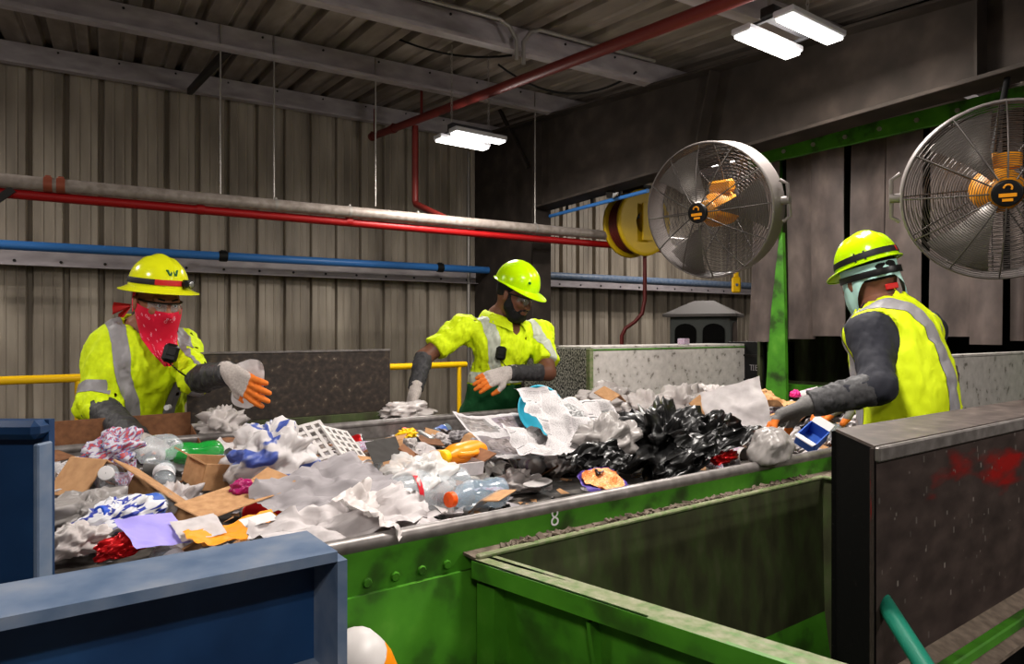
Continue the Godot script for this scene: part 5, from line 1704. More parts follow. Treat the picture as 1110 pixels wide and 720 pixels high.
	obj("lamp_strap_red", rebase(strap_on_hat(hc, qh, -0.6, 0.5, 0.012, 0.012, 0.022), at), M.strap_red, hat)
	var lb := MB.new()
	lb.box(hc + qh * Vector3(0.062, 0.022, 0.124), Vector3(0.055, 0.034, 0.03), qh * Basis(Vector3.UP, 0.5), 0.008)
	obj("head_lamp", rebase(lb, at), M.gadget_black, hat)
	var le := MB.new(); le.lathe([Vector2(0.013, 0.015), Vector2(0.012, 0.019), Vector2(0.0004, 0.02)], 16, hc + qh * Vector3(0.062, 0.022, 0.124), qh * Basis(Vector3.UP, 0.5) * Basis(Vector3.RIGHT, PI / 2))
	obj("lamp_reflector", rebase(le, at), M.can_silver, hat)
	var tm := TextMesh.new(); tm.text = "W"; tm.font_size = 24; tm.pixel_size = 0.0015; tm.depth = 0.016
	var fo := SystemFont.new(); fo.font_names = PackedStringArray(["Droid Sans"]); fo.font_weight = 800; tm.font = fo
	var o := obj("hat_emblem", tm, M.logo_green, hat)
	var dir := (qh * Vector3(sin(0.0) * 0.9, 0.5, cos(0.0) * 0.9)).normalized()
	var el := asin(0.062 / 0.128)
	o.transform = Transform3D(frame(dir, qh.y).scaled_local(Vector3(1.35, 1, 1)), hc + qh * Vector3(sin(0.0) * cos(el) * 0.109, 0.06, cos(0.0) * cos(el) * 0.134) - at)
	# shoulder microphone
	var mp := at_f(185, 383, 2.685)
	radio_mic(t, at, mp, frame(-FWD + RGT * 0.6 + Vector3.UP * 0.15, Vector3.UP + RGT * 0.3), at_f(206, 408, 2.72))
	var b2 := MB.new()
	var b3 := at_f(181, 442, 2.715)
	b2.tube([b3 + FWD * 0.02, b3 - FWD * 0.004], 0.011, 12)
	obj("button", rebase(b2, at), M.cap_white, t)

# ----- worker in the collared shirt -----
func person_shirt() -> void:
	var F := -VX * 0.9 + UX * 0.12
	var q := frame(F, Vector3.UP)
	var j := {}
	j.chest = at_f(545, 378, 3.82); j.neck = at_f(541, 345, 3.84); j.pelvis = at_f(528, 455, 3.86)
	j.shR = at_f(500, 357, 3.74); j.shL = at_f(586, 361, 3.9)
	j.elR = at_f(459, 388, 3.62); j.wrR = at_f(450, 424, 3.47)
	j.elL = at_f(594, 404, 3.7); j.wrL = at_f(551, 404, 3.54)
	var hq := frame(RGT * 0.8 - FWD * 0.52 - Vector3.UP * 0.36, Vector3.UP)
	j.head = at_f(558, 320, 3.76)
	var at := Vector3(j.pelvis.x, 0, j.pelvis.z)
	var t := thing("person", "bearded worker in lime hard hat, lime shirt and green trousers", "person", at, "workers sorting at the belt")
	make_body(t, at, j, q, hq, 1.05, 1.05, M.skin_dark)
	var c: Vector3 = j.chest
	var P := inflate(torso_prims(j, q, 1.04, 1.1), 0.017)
	var cR: Vector3 = j.shR.lerp(j.elR, 0.72)
	var cL: Vector3 = j.shL.lerp(j.elL, 0.78)
	var dR: Vector3 = (j.elR - j.shR).normalized()
	var dL: Vector3 = (j.elL - j.shL).normalized()
	P += [cap(j.shR, cR + dR * 0.06, 0.077, 0.078, 0.05), cap(j.shL, cL + dL * 0.06, 0.077, 0.076, 0.05)]
	var front := q.z
	var vb: Vector3 = c + Vector3.UP * 0.06 + front * 0.16
	var cut := [cap(j.neck + Vector3.UP * 0.03, j.head, 0.07, 0.075), cap(j.neck + front * 0.09 + Vector3.UP * 0.02, vb, 0.055, 0.012)]
	var hem := at_f(530, 418, 3.75).y
	var clip := func(p: Vector3, f: float) -> float:
		var r := f + folds(p, 0.013, 8.0) + folds(p + Vector3.ONE, 0.006, 20.0)
		if p.distance_to(cR) < 0.13 and (p - c).dot(q.x) < -0.19: r = maxf(r, (p - cR).dot(dR))
		if p.distance_to(cL) < 0.13: r = maxf(r, (p - cL).dot(dL))
		return maxf(r, hem - p.y)
	var s := nets(P, 0.012, clip, cut)
	var shR: Vector3 = j.shR
	var elR: Vector3 = j.elR
	var tape := func(p: Vector3) -> float:
		var x := (p - c).dot(q.x)
		var y := p.y
		var best := 0.03 - absf(y - hem - 0.045)
		if absf(x) < 0.19: best = maxf(best, 0.023 - absf(absf(x) - 0.135 + 0.04 * smoothstep(0.0, -0.25, y - c.y)))
		var l := to_line(p, shR, elR)
		if l.x > 0.5 and l.y < 0.1: best = -1.0
		return best
	var pr := split(s, tape, 0.002)
	var sh := net_part("shirt", pr[1], M.lime_cloth, t, at)
	net_part("reflective_tape", pr[0], M.tape_pale, sh, at)
	# open collar: two folded leaves
	for sd in [-1, 1]:
		var m := MB.new()
		var pts := PackedVector3Array()
		for k in 9:
			var a: float = sd * lerpf(2.9, 0.25, k / 8.0)
			var v := k / 8.0
			var base: Vector3 = j.neck + q * Vector3(sin(a) * 0.075, 0.05 - 0.06 * v * v, cos(a) * 0.078 + 0.045 * v * v)
			for i in 5:
				var w := i / 4.0
				pts.append(base + q * Vector3(sin(a) * 0.045 * w + sd * 0.02 * v * w, 0.012 * sin(w * PI) - (0.035 + 0.03 * v) * w, cos(a) * 0.035 * w + 0.012 * v * w))
		m.grid(pts, 5, 9)
		obj("collar_leaf", rebase(m, at), M.lime_cloth, sh)
	var pk := MB.new()   # chest pocket flap seam
	# trousers of green cloth, with yellow edge piping
	var hipP := inflate([ell(c.lerp(j.pelvis, 0.55), q, Vector3(0.158, 0.16, 0.123), 0.05), ell(j.pelvis, q, Vector3(0.178, 0.15, 0.13), 0.06)] + leg_prims(j, q), 0.014)
	var waist := hem + 0.012
	var tclip := func(p: Vector3, f: float) -> float: return maxf(f + folds(p, 0.008, 10.0), p.y - waist)
	net_part("trousers", nets(hipP, 0.013, tclip), M.green_cloth, t, at)
	gauntlet(t, at, j.elR, j.wrR, M.sleeve_dark, -0.02, 0.95, 0.055, 0.042)
	gauntlet(t, at, j.elL, j.wrL, M.sleeve_dark, 0.2, 1.0, 0.052, 0.042)
	var hR: Vector3 = at_f(443, 450, 3.42) - j.wrR
	glove(t, at, j.wrR + hR.normalized() * 0.015, hR, RGT * 0.8 + FWD * 0.5, -1.0, 0.6, M.glove_white, M.glove_orange, 0.03)
	var hL: Vector3 = at_f(522, 414, 3.46) - j.wrL
	glove(t, at, j.wrL + hL.normalized() * 0.015, hL, FWD * 0.9 + Vector3.DOWN * 0.5, 1.0, 0.4, M.glove_white, M.glove_orange, 0.004)
	# beard, hair, eyes, glasses, hat
	var h: Vector3 = j.head
	var bp := [ell(h + hq * Vector3(0, -0.098, 0.05), hq, Vector3(0.054, 0.05, 0.048), 0.03)]
	for sd in [-1, 1]:
		bp.append(cap(h + hq * Vector3(sd * 0.07, 0.0, 0.012), h + hq * Vector3(sd * 0.064, -0.06, 0.025), 0.013, 0.024, 0.02))
		bp.append(cap(h + hq * Vector3(sd * 0.064, -0.06, 0.025), h + hq * Vector3(sd * 0.035, -0.105, 0.055), 0.026, 0.034, 0.02))
		bp.append(cap(h + hq * Vector3(sd * 0.035, -0.066, 0.083), h + hq * Vector3(sd * 0.01, -0.055, 0.1), 0.007, 0.006, 0.008))
	var bclip := func(p: Vector3, f: float) -> float: return f + bump.get_noise_3dv(p * 90.0) * 0.005
	net_part("beard", nets(bp, 0.006, bclip), M.hair_black, t, at)
	var hp := [ell(h + hq * Vector3(0, 0.028, -0.02), hq, Vector3(0.081, 0.095, 0.096), 0.02)]
	var hclip := func(p: Vector3, f: float) -> float:
		var l := hq.transposed() * (p - h)
		return maxf(maxf(f + bump.get_noise_3dv(p * 90.0) * 0.003, l.z - 0.03), -0.045 - l.y + maxf(0.0, l.z + 0.02) * 0.8)
	net_part("hair", nets(hp, 0.007, hclip), M.hair_black, t, at)
	var lm := MB.new(); lm.tube([h + hq * Vector3(-0.021, -0.079, 0.093), h + hq * Vector3(0, -0.079, 0.1), h + hq * Vector3(0.021, -0.079, 0.093)], [0.003, 0.006, 0.003], 8)
	obj("lips", rebase(lm, at), M.lip, t)
	eyes(t, at, h, hq); glasses(t, at, h, hq)
	var hc := h + hq * Vector3(0, 0.06, -0.006)
	var qh := hq * Basis(Vector3.RIGHT, 0.06)
	var hat := hard_hat(t, at, hc, qh, M.hat_lime, 1)
	var dm := MB.new(); dm.tube([hc + qh * Vector3(-0.055, 0.045, 0.1), hc + qh * Vector3(-0.06, 0.047, 0.112)], 0.007, 8)
	obj("hat_sticker", rebase(dm, at), M.logo_green, hat)
	radio_mic(t, at, at_f(543, 383, 3.655), frame(-FWD + RGT * 0.1, Vector3.UP + RGT * 0.15), at_f(556, 404, 3.6))

# ----- worker in the vest -----
func person_vest() -> void:
	var F := VX * 0.9 - UX * 0.35
	var q := frame(F, Vector3.UP)
	var j := {}
	j.chest = at_f(973, 390, 2.42); j.neck = at_f(957, 341, 2.5); j.pelvis = at_f(982, 474, 2.4)
	j.shL = at_f(943, 362, 2.36); j.shR = at_f(1001, 360, 2.56)
	j.elL = at_f(952, 420, 2.2); j.wrL = at_f(882, 437, 2.24)
	j.elR = at_f(985, 425, 2.72); j.wrR = at_f(925, 437, 2.6)
	var hq := frame(FWD * 0.97 - RGT * 0.16 - Vector3.UP * 0.12, Vector3.UP - RGT * 0.2)
	j.head = at_f(943, 303, 2.56)
	var at := Vector3(j.pelvis.x, 0, j.pelvis.z)
	var t := thing("person", "worker in lime safety vest over dark sleeves reaching onto the belt", "person", at, "workers sorting at the belt")
	make_body(t, at, j, q, hq, 1.0, 1.0, M.skin_brown)
	var c: Vector3 = j.chest
	var base := torso_prims(j, q, 1.0, 1.02)
	var P := inflate(base, 0.012) + [cap(j.shL, j.elL, 0.069, 0.056, 0.05), cap(j.elL, j.elL.lerp(j.wrL, 0.5), 0.056, 0.05, 0.03), cap(j.shR, j.elR, 0.072, 0.058, 0.05), cap(j.elR, j.elR.lerp(j.wrR, 0.8), 0.058, 0.046, 0.03)]
	var nk := [cap(j.neck + Vector3.UP * 0.03, j.head, 0.066, 0.07)]
	var hem: float = j.pelvis.y - 0.08
	var clip := func(p: Vector3, f: float) -> float: return maxf(f + folds(p, 0.007, 12.0), hem - p.y)
	net_part("shirt", nets(P, 0.012, clip, nk), M.navy_cloth, t, at)
	# vest: torso only, open at the sides of the arms
	var V := inflate(base, 0.03)
	V.append(ell(c.lerp(j.pelvis, 0.55) - q.z * 0.03, q, Vector3(0.2, 0.24, 0.14), 0.05))
	var shL: Vector3 = j.shL
	var shR: Vector3 = j.shR
	var elL: Vector3 = j.elL
	var elR: Vector3 = j.elR
	var vh: float = j.pelvis.y - 0.04
	var vcut := [cap(shL + q.x * 0.1, shL.lerp(elL, 0.45) + q.x * 0.06, 0.105, 0.09), cap(shR - q.x * 0.1, shR.lerp(elR, 0.45) - q.x * 0.06, 0.105, 0.09), cap(j.neck + Vector3.UP * 0.005, j.head, 0.09, 0.1)]
	var vclip := func(p: Vector3, f: float) -> float:
		var x := (p - c).dot(q.x)
		return maxf(maxf(f + folds(p, 0.008, 10.0) + 0.003 * sin(x * 60.0), vh - p.y), absf(x) - lerpf(0.25, 0.165, smoothstep(-0.1, 0.1, p.y - c.y)))
	var s := nets(V, 0.012, vclip, vcut)
	var tape := func(p: Vector3) -> float:
		var x := (p - c).dot(q.x)
		return 0.024 - absf(absf(x) - 0.095)
	var pr := split(s, tape, 0.002)
	var vs := net_part("vest", pr[1], M.lime_vest, t, at)
	net_part("reflective_tape", pr[0], M.tape_grey, vs, at)
	var tr := nets(inflate([ell(j.pelvis, q, Vector3(0.17, 0.15, 0.125), 0.05)] + leg_prims(j, q), 0.014), 0.018)
	net_part("trousers", tr, M.denim, t, at)
	gauntlet(t, at, j.elL, j.wrL, M.sleeve_dark, 0.12, 1.05, 0.06, 0.046)
	gauntlet(t, at, j.elR, j.wrR, M.sleeve_dark, 0.3, 1.05, 0.058, 0.046)
	var hL: Vector3 = at_f(840, 454, 2.27) - j.wrL
	glove(t, at, j.wrL + hL.normalized() * 0.02, hL, Vector3.DOWN * 0.9 - FWD * 0.4, -1.0, 0.8, M.glove_grey, M.glove_orange, 0.022)
	var hR: Vector3 = at_f(895, 446, 2.56) - j.wrR
	glove(t, at, j.wrR + hR.normalized() * 0.02, hR, Vector3.DOWN, 1.0, 0.5, M.glove_grey, M.glove_orange, 0.022)
	var h: Vector3 = j.head
	eyes(t, at, h, hq)
	var hp := [ell(h + hq * Vector3(0, 0.03, -0.018), hq, Vector3(0.08, 0.094, 0.098), 0.02)]
	var hclip := func(p: Vector3, f: float) -> float:
		var l := hq.transposed() * (p - h)
		return maxf(maxf(f, l.z - 0.03), -0.02 - l.y)
	net_part("hair", nets(hp, 0.008, hclip), M.hair_black, t, at)
	# pale cloth under the hat, hanging over cheek and nape
	var cm := MB.new()
	var pts := PackedVector3Array()
	var nu := 57
	for k in 9:
		for i in nu:
			var a := lerpf(-0.4, 4.35, i / float(nu - 1))
			var low := -0.13
			if a > 0.5: low = lerpf(-0.13, -0.185, smoothstep(0.5, 1.15, a))
			if a > 1.15: low = lerpf(-0.185, -0.005, smoothstep(1.15, 2.2, a))
			if a > 2.2: low = -0.005
			if a > 3.2: low = lerpf(-0.005, -0.08, smoothstep(3.2, 3.9, a))
			var v := k / 8.0
			var y := lerpf(0.05, low, v)
			var flare := 1.0 + 0.06 * smoothstep(0.2, 1.0, v) + 0.045 * sin(a * 11.0) * v
			var taper := 1.0 - 0.3 * smoothstep(-0.06, -0.18, y)
			pts.append(h + hq * Vector3(sin(a) * 0.089 * flare * taper, y, -0.004 + cos(a) * 0.11 * flare * taper))
	cm.grid(pts, nu, 9, false, true)
	obj("head_cloth", rebase(cm, at), M.mint_cloth, t)
	# glasses strap round the back of the head
	var gm := MB.new()
	var gp := PackedVector3Array()
	for k in 4:
		for i in 29:
			var a := lerpf(0.9, TAU - 0.9, i / 28.0)
			var o: float = [0.0, 0.004, 0.004, 0.0][k]
			gp.append(h + hq * Vector3(sin(a) * (0.094 + o), 0.002 + [0.0, 0.0, 0.024, 0.024][k], -0.006 + cos(a) * (0.115 + o)))
	gm.grid(gp, 29, 4, false, true)
	obj("glasses_strap", rebase(gm, at), M.gadget_black, t)
	glasses(t, at, h, hq)
	var hc := h + hq * Vector3(0, 0.058, -0.004)
	var qh := hq * Basis(Vector3.RIGHT, 0.08) * Basis.from_scale(Vector3.ONE * 0.94)
	var hat := hard_hat(t, at, hc, qh, M.hat_lime, 1)
	obj("lamp_strap", rebase(strap_on_hat(hc, qh, 0.3, TAU - 0.3, 0.01, 0.01, 0.024), at), M.strap_black, hat)
	for k in [2.05, 2.35]:
		obj("strap_slider", rebase(strap_on_hat(hc, qh, k, k + 0.06, 0.004, 0.004, 0.036), at), M.gadget_black, hat)
	obj("strap_label", rebase(strap_on_hat(hc, qh.scaled(Vector3.ONE * 1.004), 3.5, 3.6, 0.012, 0.012, 0.02), at), M.strap_red, hat)
	var nb := MB.new(); nb.box(h + hq * Vector3(0, -0.045, -0.1), Vector3(0.05, 0.022, 0.01), hq, 0.003)
	obj("nape_knob", rebase(nb, at), M.strap_red, hat)

# ---------- mixed waste on the belt ----------
func pile(u: float, v: float) -> float:
	return BELT_Y + 0.012 + 0.085 * exp(-pow((v - 0.95) / 0.5, 2.0)) * (0.75 + 0.35 * sin(u * 2.3 + 1.0))

# crumpled sheet, w x h metres, lying in its x-z plane
func sheet_mesh(w: float, h: float, amp: float, curl: float, sd: int, n := 16, fr := 9.0, cornered := true) -> ArrayMesh:
	var pts := PackedVector3Array()
	var o := Vector3(sd * 13.7, sd * 7.1, 0)
	for j in n:
		for i in n:
			var x := (i / float(n - 1) - 0.5) * w
			var z := (j / float(n - 1) - 0.5) * h
			var a := bump.get_noise_3d(x * fr + o.x, z * fr + o.y, 0.0)
			var b := bump.get_noise_3d(x * fr * 2.3 + o.x, z * fr * 2.3, 5.0)
			var y := amp * (1.6 * a + 0.9 * (0.4 - absf(b)) ) + curl * (x * x / (w * w) + 0.6 * z * z / (h * h)) * 4.0 * w * 0.25
			var k := 0.0 if cornered else maxf(0.0, Vector2(x / w, z / h).length() - 0.42)
			pts.append(Vector3(x + amp * b * 0.8 - x * k, y, z + amp * a * 0.8 - z * k))
	var mb := MB.new(); mb.grid(pts, n, n, false, true)
	return mb.mesh()

# limp bag: ridged blob with radii r
func bag_mesh(r: Vector3, amp: float, sd: int, fr := 5.0) -> ArrayMesh:
	var nu := 45
	var nv := 27
	var pts := PackedVector3Array()
	for j in nv:
		var el := (j / float(nv - 1) - 0.5) * PI
		for i in nu:
			var a := TAU * i / (nu - 1)
			var d := Vector3(sin(a) * cos(el), sin(el), cos(a) * cos(el))
			var f2 := fr * 0.34
			var s := soft.get_noise_3d(d.x * f2 + sd * 9.0, d.y * f2, d.z * f2)
			var s2 := soft.get_noise_3d(d.x * f2 * 2.4 + sd, d.y * f2 * 2.4 + s * 1.5, d.z * f2 * 2.4 + 40.0)
			var s3 := soft.get_noise_3d(d.x * f2 * 5.0 + s2 * 2.0, d.y * f2 * 5.0, d.z * f2 * 5.0 + sd)
			var k := 1.0 + amp * (1.1 * s + 0.5 * (0.45 - 1.6 * absf(s2)) + 0.1 * (0.4 - 1.4 * absf(s3)))
			var p := d * r * k
			if p.y < -r.y * 0.45: p.y = -r.y * 0.45 + (p.y + r.y * 0.45) * 0.25
			pts.append(p)
	var mb := MB.new(); mb.grid(pts, nu, nv, true)
	return mb.mesh()

func put(o: Node3D, p: Vector3, rot: Vector3) -> void:
	o.position = p; o.rotation = rot

func one(called: String, mesh, m: Material, p: Vector3, rot: Vector3, label: String, cat: String, group := "") -> MeshInstance3D:
	var o := obj(called, mesh, m); put(o, p, rot); tag(o, label, cat, group)
	return o

# folded corrugated board: panels hinged in a row, each [width, bend before it]
func board_parts(t: Node3D, panels: Array, depth: float, m: Material, thick := 0.005) -> void:
	var p := Vector2.ZERO
	var a := 0.0
	for q in panels:
		a += q[1]
		var e: Vector2 = p + Vector2.from_angle(a) * q[0]
		var mb := MB.new()
		var mid := (p + e) * 0.5
		mb.box(Vector3(mid.x, mid.y, 0), Vector3(q[0], thick, depth), Basis(Vector3.BACK, a), 0.0015)
		obj("flap", mb, m, t)
		p = e

func bottle(called: String, label: String, L: float, R: float, body: Material, cap_m: Material, lab: Material, group := "") -> Node3D:
	var t := thing(called, label, "bottle", Vector3.ZERO, group)
	var mb := MB.new()
	var pr := [Vector2(0.002, 0.004), Vector2(R * 0.6, 0.0), Vector2(R * 0.95, 0.012), Vector2(R, 0.03), Vector2(R * 0.97, L * 0.2), Vector2(R, L * 0.24), Vector2(R * 0.9, L * 0.4), Vector2(R, L * 0.56), Vector2(R * 0.98, L * 0.64), Vector2(R * 0.8, L * 0.78), Vector2(R * 0.45, L * 0.9), Vector2(R * 0.38, L * 0.93), Vector2(R * 0.38, L)]
	for i in pr.size(): pr[i].y -= L / 2
	mb.lathe(pr, 20, Vector3.ZERO)
	for i in mb.v.size():       # dents
		var k := bump.get_noise_3dv(mb.v[i] * 14.0 + Vector3(R, L, 0) * 50.0)
		mb.v[i].x *= 1.0 + k * 0.25; mb.v[i].z *= 1.0 + k * 0.2
	obj("body", mb, body, t)
	if cap_m:
		var c := MB.new(); c.lathe([Vector2(R * 0.46, L * 0.46), Vector2(R * 0.47, L * 0.53), Vector2(R * 0.42, L * 0.54), Vector2(0.001, L * 0.54)], 16, Vector3.ZERO)
		obj("cap", c, cap_m, t)
	if lab:
		var l := MB.new(); l.lathe([Vector2(R * 1.02, -L * 0.24), Vector2(R * 0.96, -L * 0.08), Vector2(R * 1.02, L * 0.06)], 20, Vector3.ZERO)
		obj("label_band", l, lab, t)
	return t

func can(label: String, m: Material, group := "") -> Node3D:
	var t := thing("drink_can", label, "can", Vector3.ZERO, group)
	var b := MB.new(); b.lathe([Vector2(0.026, -0.06), Vector2(0.033, -0.052), Vector2(0.033, 0.05), Vector2(0.027, 0.06)], 18, Vector3.ZERO)
	obj("body", b, m, t)
	var l := MB.new(); l.lathe([Vector2(0.027, 0.058), Vector2(0.028, 0.062), Vector2(0.024, 0.058), Vector2(0.0005, 0.058)], 18, Vector3.ZERO)
	obj("lid", l, M.can_silver, t)
	var f := MB.new(); f.lathe([Vector2(0.0005, -0.057), Vector2(0.022, -0.056), Vector2(0.026, -0.06)], 18, Vector3.ZERO)
	obj("base", f, M.can_silver, t)
	return t

func carton(label: String, s: Vector3, m: Material, flap_m: Material) -> Node3D:
	var t := thing("carton", label, "carton")
	var b := MB.new()
	b.box(Vector3(0, -s.y / 2, 0), Vector3(s.x, 0.004, s.z))
	for k in [-1, 1]:
		b.box(Vector3(k * s.x / 2, 0, 0), Vector3(0.004, s.y, s.z)); b.box(Vector3(0, 0, k * s.z / 2), Vector3(s.x, s.y, 0.004))
	obj("body", b, m, t)
	for k in [-1, 1]:
		var f := MB.new(); f.box(Vector3(k * (s.x / 2 + s.x * 0.16), s.y / 2 + s.x * 0.06, 0), Vector3(s.x * 0.36, 0.004, s.z), Basis(Vector3.BACK, k * 0.4))
		obj("flap", f, flap_m, t)
	return t

func clone(o: Node3D, p: Vector3, rot: Vector3) -> Node3D:
	var c: Node3D = o.duplicate()
	c.name = numbered(str(o.get_meta("kind_name"))); add_child(c); put(c, p, rot)
	return c

func trash() -> void:
	rng.seed = 1234
	hero_trash()
	filler_trash()
	shreds()

func hero_trash() -> void:
	var t: Node3D
	# --- near the worker with the bandana ---
	t = thing("cardboard_sheet", "long brown cardboard sheet standing at the rim before the bandana worker", "cardboard")
	var mb := MB.new()
	var c0 := at_v(53, 466, BELT_W + 0.05)
	var c1 := at_v(206, 460, BELT_W + 0.05)
	c0.y = BELT_Y + 0.01; c1.y = BELT_Y + 0.01
	mb.slab([c0 - UX * 0.1, c1, c1 + Vector3.UP * 0.17 - VX * 0.01, c0 - UX * 0.1 + Vector3.UP * 0.165], VX * 0.006)
	obj("panel", mb, M.cardboard_brown, t)
	mb = MB.new(); mb.slab([c1, c1 + UX * 0.01 - VX * 0.1, c1 + UX * 0.02 - VX * 0.1 + Vector3.UP * 0.05, c1 + Vector3.UP * 0.12], UX * 0.005)
	obj("flap", mb, M.cardboard_brown, t)
	t = thing("cardboard_box", "crushed tan cardboard box tilted on its long edge", "cardboard"); board_parts(t, [[0.085, 0.0], [0.07, -1.35]], 0.25, M.cardboard); put(t, at_y(158, 522, 0.985), Vector3(0.35, 0.6, -0.5))
	t = thing("cardboard_box", "brown cardboard flap folded against the blue divider panel", "cardboard"); board_parts(t, [[0.1, 0.8], [0.07, -1.5]], 0.12, M.cardboard); put(t, at_y(70, 538, 0.95), Vector3(0, 0.7, 0.1))
	t = carton("open brown carton with yellow inside near the green bottle", Vector3(0.13, 0.07, 0.1), M.cardboard, M.cardboard); put(t, at_y(235, 512, 0.955), Vector3(0.15, 0.35, -0.18))
	t = thing("kraft_board", "flat tan board lying before the white blue-printed bag", "cardboard"); board_parts(t, [[0.2, 0.0], [0.05, 0.35]], 0.11, M.cardboard, 0.004); put(t, at_y(205, 556, 0.955), Vector3(0.18, 0.5, 0.1))
	one("printed_bag", bag_mesh(Vector3(0.075, 0.05, 0.05), 0.3, 3), M.mixed_print, at_y(124, 487, 1.02), Vector3(0.2, 0.5, 0.4), "blue and pink printed film bag under the bandana worker's glove", "bag")
	t = bottle("plastic_bottle", "dented clear bottle with red label beside the tilted cardboard", 0.22, 0.037, M.clear_plastic, M.cap_white, M.mixed_print); put(t, at_y(122, 520, 0.97), Vector3(1.2, 0.4, 0.5))
	t = bottle("plastic_bottle", "dented clear bottle with dark blue label between paper and cardboard", 0.2, 0.033, M.clear_plastic, M.cap_blue, M.label_blue); put(t, at_y(150, 552, 0.94), Vector3(1.4, -0.6, 0.2))
	t = bottle("plastic_bottle", "green tinted bottle lying behind the open brown carton", 0.2, 0.032, M.green_plastic, M.cap_white, null); put(t, at_y(208, 491, 0.97), Vector3(1.5, -1.1, 0))
	one("clear_tub", bag_mesh(Vector3(0.06, 0.045, 0.05), 0.12, 5, 3.0), M.clear_plastic, at_y(172, 488, 0.99), Vector3(0.3, 0, 0.2), "crushed clear tub beside the bandana worker's lowered glove", "tub")
	one("plastic_bag", bag_mesh(Vector3(0.125, 0.1, 0.095), 0.3, 8), M.film_print, at_y(293, 500, 0.98), Vector3(0.1, 0.5, 0.1), "white plastic bag with blue print bulging above the papers", "bag")
	one("magenta_ball", bag_mesh(Vector3(0.027, 0.024, 0.024), 0.22, 9), M.magenta_plastic, at_y(263, 531, 0.975), Vector3.ZERO, "small crumpled magenta wrapper below the white blue-printed bag", "wrapper")
	one("lilac_paper", sheet_mesh(0.11, 0.1, 0.008, 0.1, 4), M.paper_lilac, at_y(167, 577, 0.945), Vector3(0.45, 0.35, -0.1), "lilac paper pouch propped behind the blue beam", "paper")
	one("white_paper", sheet_mesh(0.09, 0.07, 0.006, 0.05, 6), M.paper_white, at_y(215, 573, 0.94), Vector3(0.35, 0.3, 0.0), "small white paper flap beside the lilac pouch", "paper")
	one("orange_wrapper", sheet_mesh(0.2, 0.07, 0.016, 0.12, 7), M.paper_orange, at_y(255, 578, 0.925), Vector3(0.25, 0.35, 0.05), "orange foil wrapper crumpled behind the blue beam", "wrapper")
	one("white_card", sheet_mesh(0.07, 0.035, 0.003, 0.0, 8), M.cap_white, at_y(281, 563, 0.955), Vector3(0.3, 0.3, 0.05), "small bright white card on the tan board", "card")
	one("red_packet", bag_mesh(Vector3(0.05, 0.025, 0.03), 0.3, 12), M.can_red, at_y(135, 592, 0.925), Vector3(0, 0.4, 0.1), "crumpled red packet behind the blue beam", "packet")
	one("white_packet", bag_mesh(Vector3(0.06, 0.035, 0.04), 0.35, 13), M.film_white, at_y(80, 590, 0.92), Vector3(0, 0.2, 0.1), "pale film packet beside the blue divider panel", "packet")
	one("grey_bag", bag_mesh(Vector3(0.1, 0.045, 0.07), 0.4, 14), M.film_grey, at_y(95, 557, 0.935), Vector3(0.1, 0.5, 0), "limp grey plastic bag beneath the tilted cardboard", "bag")
	one("striped_bag", bag_mesh(Vector3(0.08, 0.04, 0.05), 0.35, 15), M.blue_print, at_y(128, 563, 0.935), Vector3(0, 0.3, 0.2), "white and blue printed bag before the grey bag", "bag")
	# --- middle of the pile ---
	crate()
	one("grey_newspaper", sheet_mesh(0.3, 0.2, 0.025, 0.05, 16, 22), M.paper_grey, at_y(355, 531, 0.965), Vector3(0.3, 0.4, 0.15), "crumpled grey paper sheet under the white blue-printed bag", "paper")
	one("white_cloth_paper", sheet_mesh(0.36, 0.16, 0.03, 0.03, 17, 26), M.paper_white, at_y(375, 566, 0.94), Vector3(0.25, 0.2, 0.05), "long crumpled white paper along the steel rim", "paper")
	one("white_wrap", sheet_mesh(0.2, 0.16, 0.03, 0.15, 18, 22), M.film_white, at_y(410, 556, 0.95), Vector3(0.5, 0.9, 0.0), "folded white wrap beside the large clear bottle", "wrap")
	one("dark_card", sheet_mesh(0.11, 0.075, 0.003, 0.02, 19), M.dark_card, at_y(417, 488, 0.985), Vector3(0.9, 0.3, 0.1), "dark grey card standing among the papers", "card")
	t = thing("cardboard_strip", "narrow brown cardboard strip leaning beside the dark card", "cardboard"); board_parts(t, [[0.16, 0.0], [0.04, 0.5]], 0.035, M.cardboard_brown, 0.006); put(t, at_y(434, 484, 1.03), Vector3(0.2, -0.75, -0.65))
	one("yellow_wrapper", bag_mesh(Vector3(0.035, 0.02, 0.025), 0.35, 21), M.safety_yellow, at_y(441, 471, 0.97), Vector3.ZERO, "small yellow wrapper near the far rim", "wrapper")
	jug()
	t = carton("flattened white carton before the orange jug", Vector3(0.14, 0.035, 0.09), M.paper_white, M.cardboard_brown); put(t, at_y(492, 505, 0.965), Vector3(0.1, 0.2, -0.05))
	t = bottle("plastic_bottle", "large dented clear bottle with red ring lying by the steel rim", 0.3, 0.062, M.clear_plastic, null, null); put(t, at_y(455, 535, 0.925), Vector3(1.5, -1.2, 0.1))
	var ring := MB.new(); ring.lathe([Vector2(0.062, 0.035), Vector2(0.0615, 0.042), Vector2(0.062, 0.05)], 20, Vector3.ZERO)
	obj("label_band", ring, M.label_red, t)
	one("clear_bag", bag_mesh(Vector3(0.11, 0.06, 0.08), 0.35, 24), M.film_clear, at_y(450, 522, 0.95), Vector3(0, 0.3, 0.1), "translucent film bag wrapped over the large clear bottle", "bag")
	t = bottle("plastic_bottle", "blue tinted water bottle with orange cap near the rim", 0.2, 0.042, M.blue_plastic, M.cap_orange, null); put(t, at_y(518, 537, 0.91), Vector3(1.5, -1.25, 0.0))
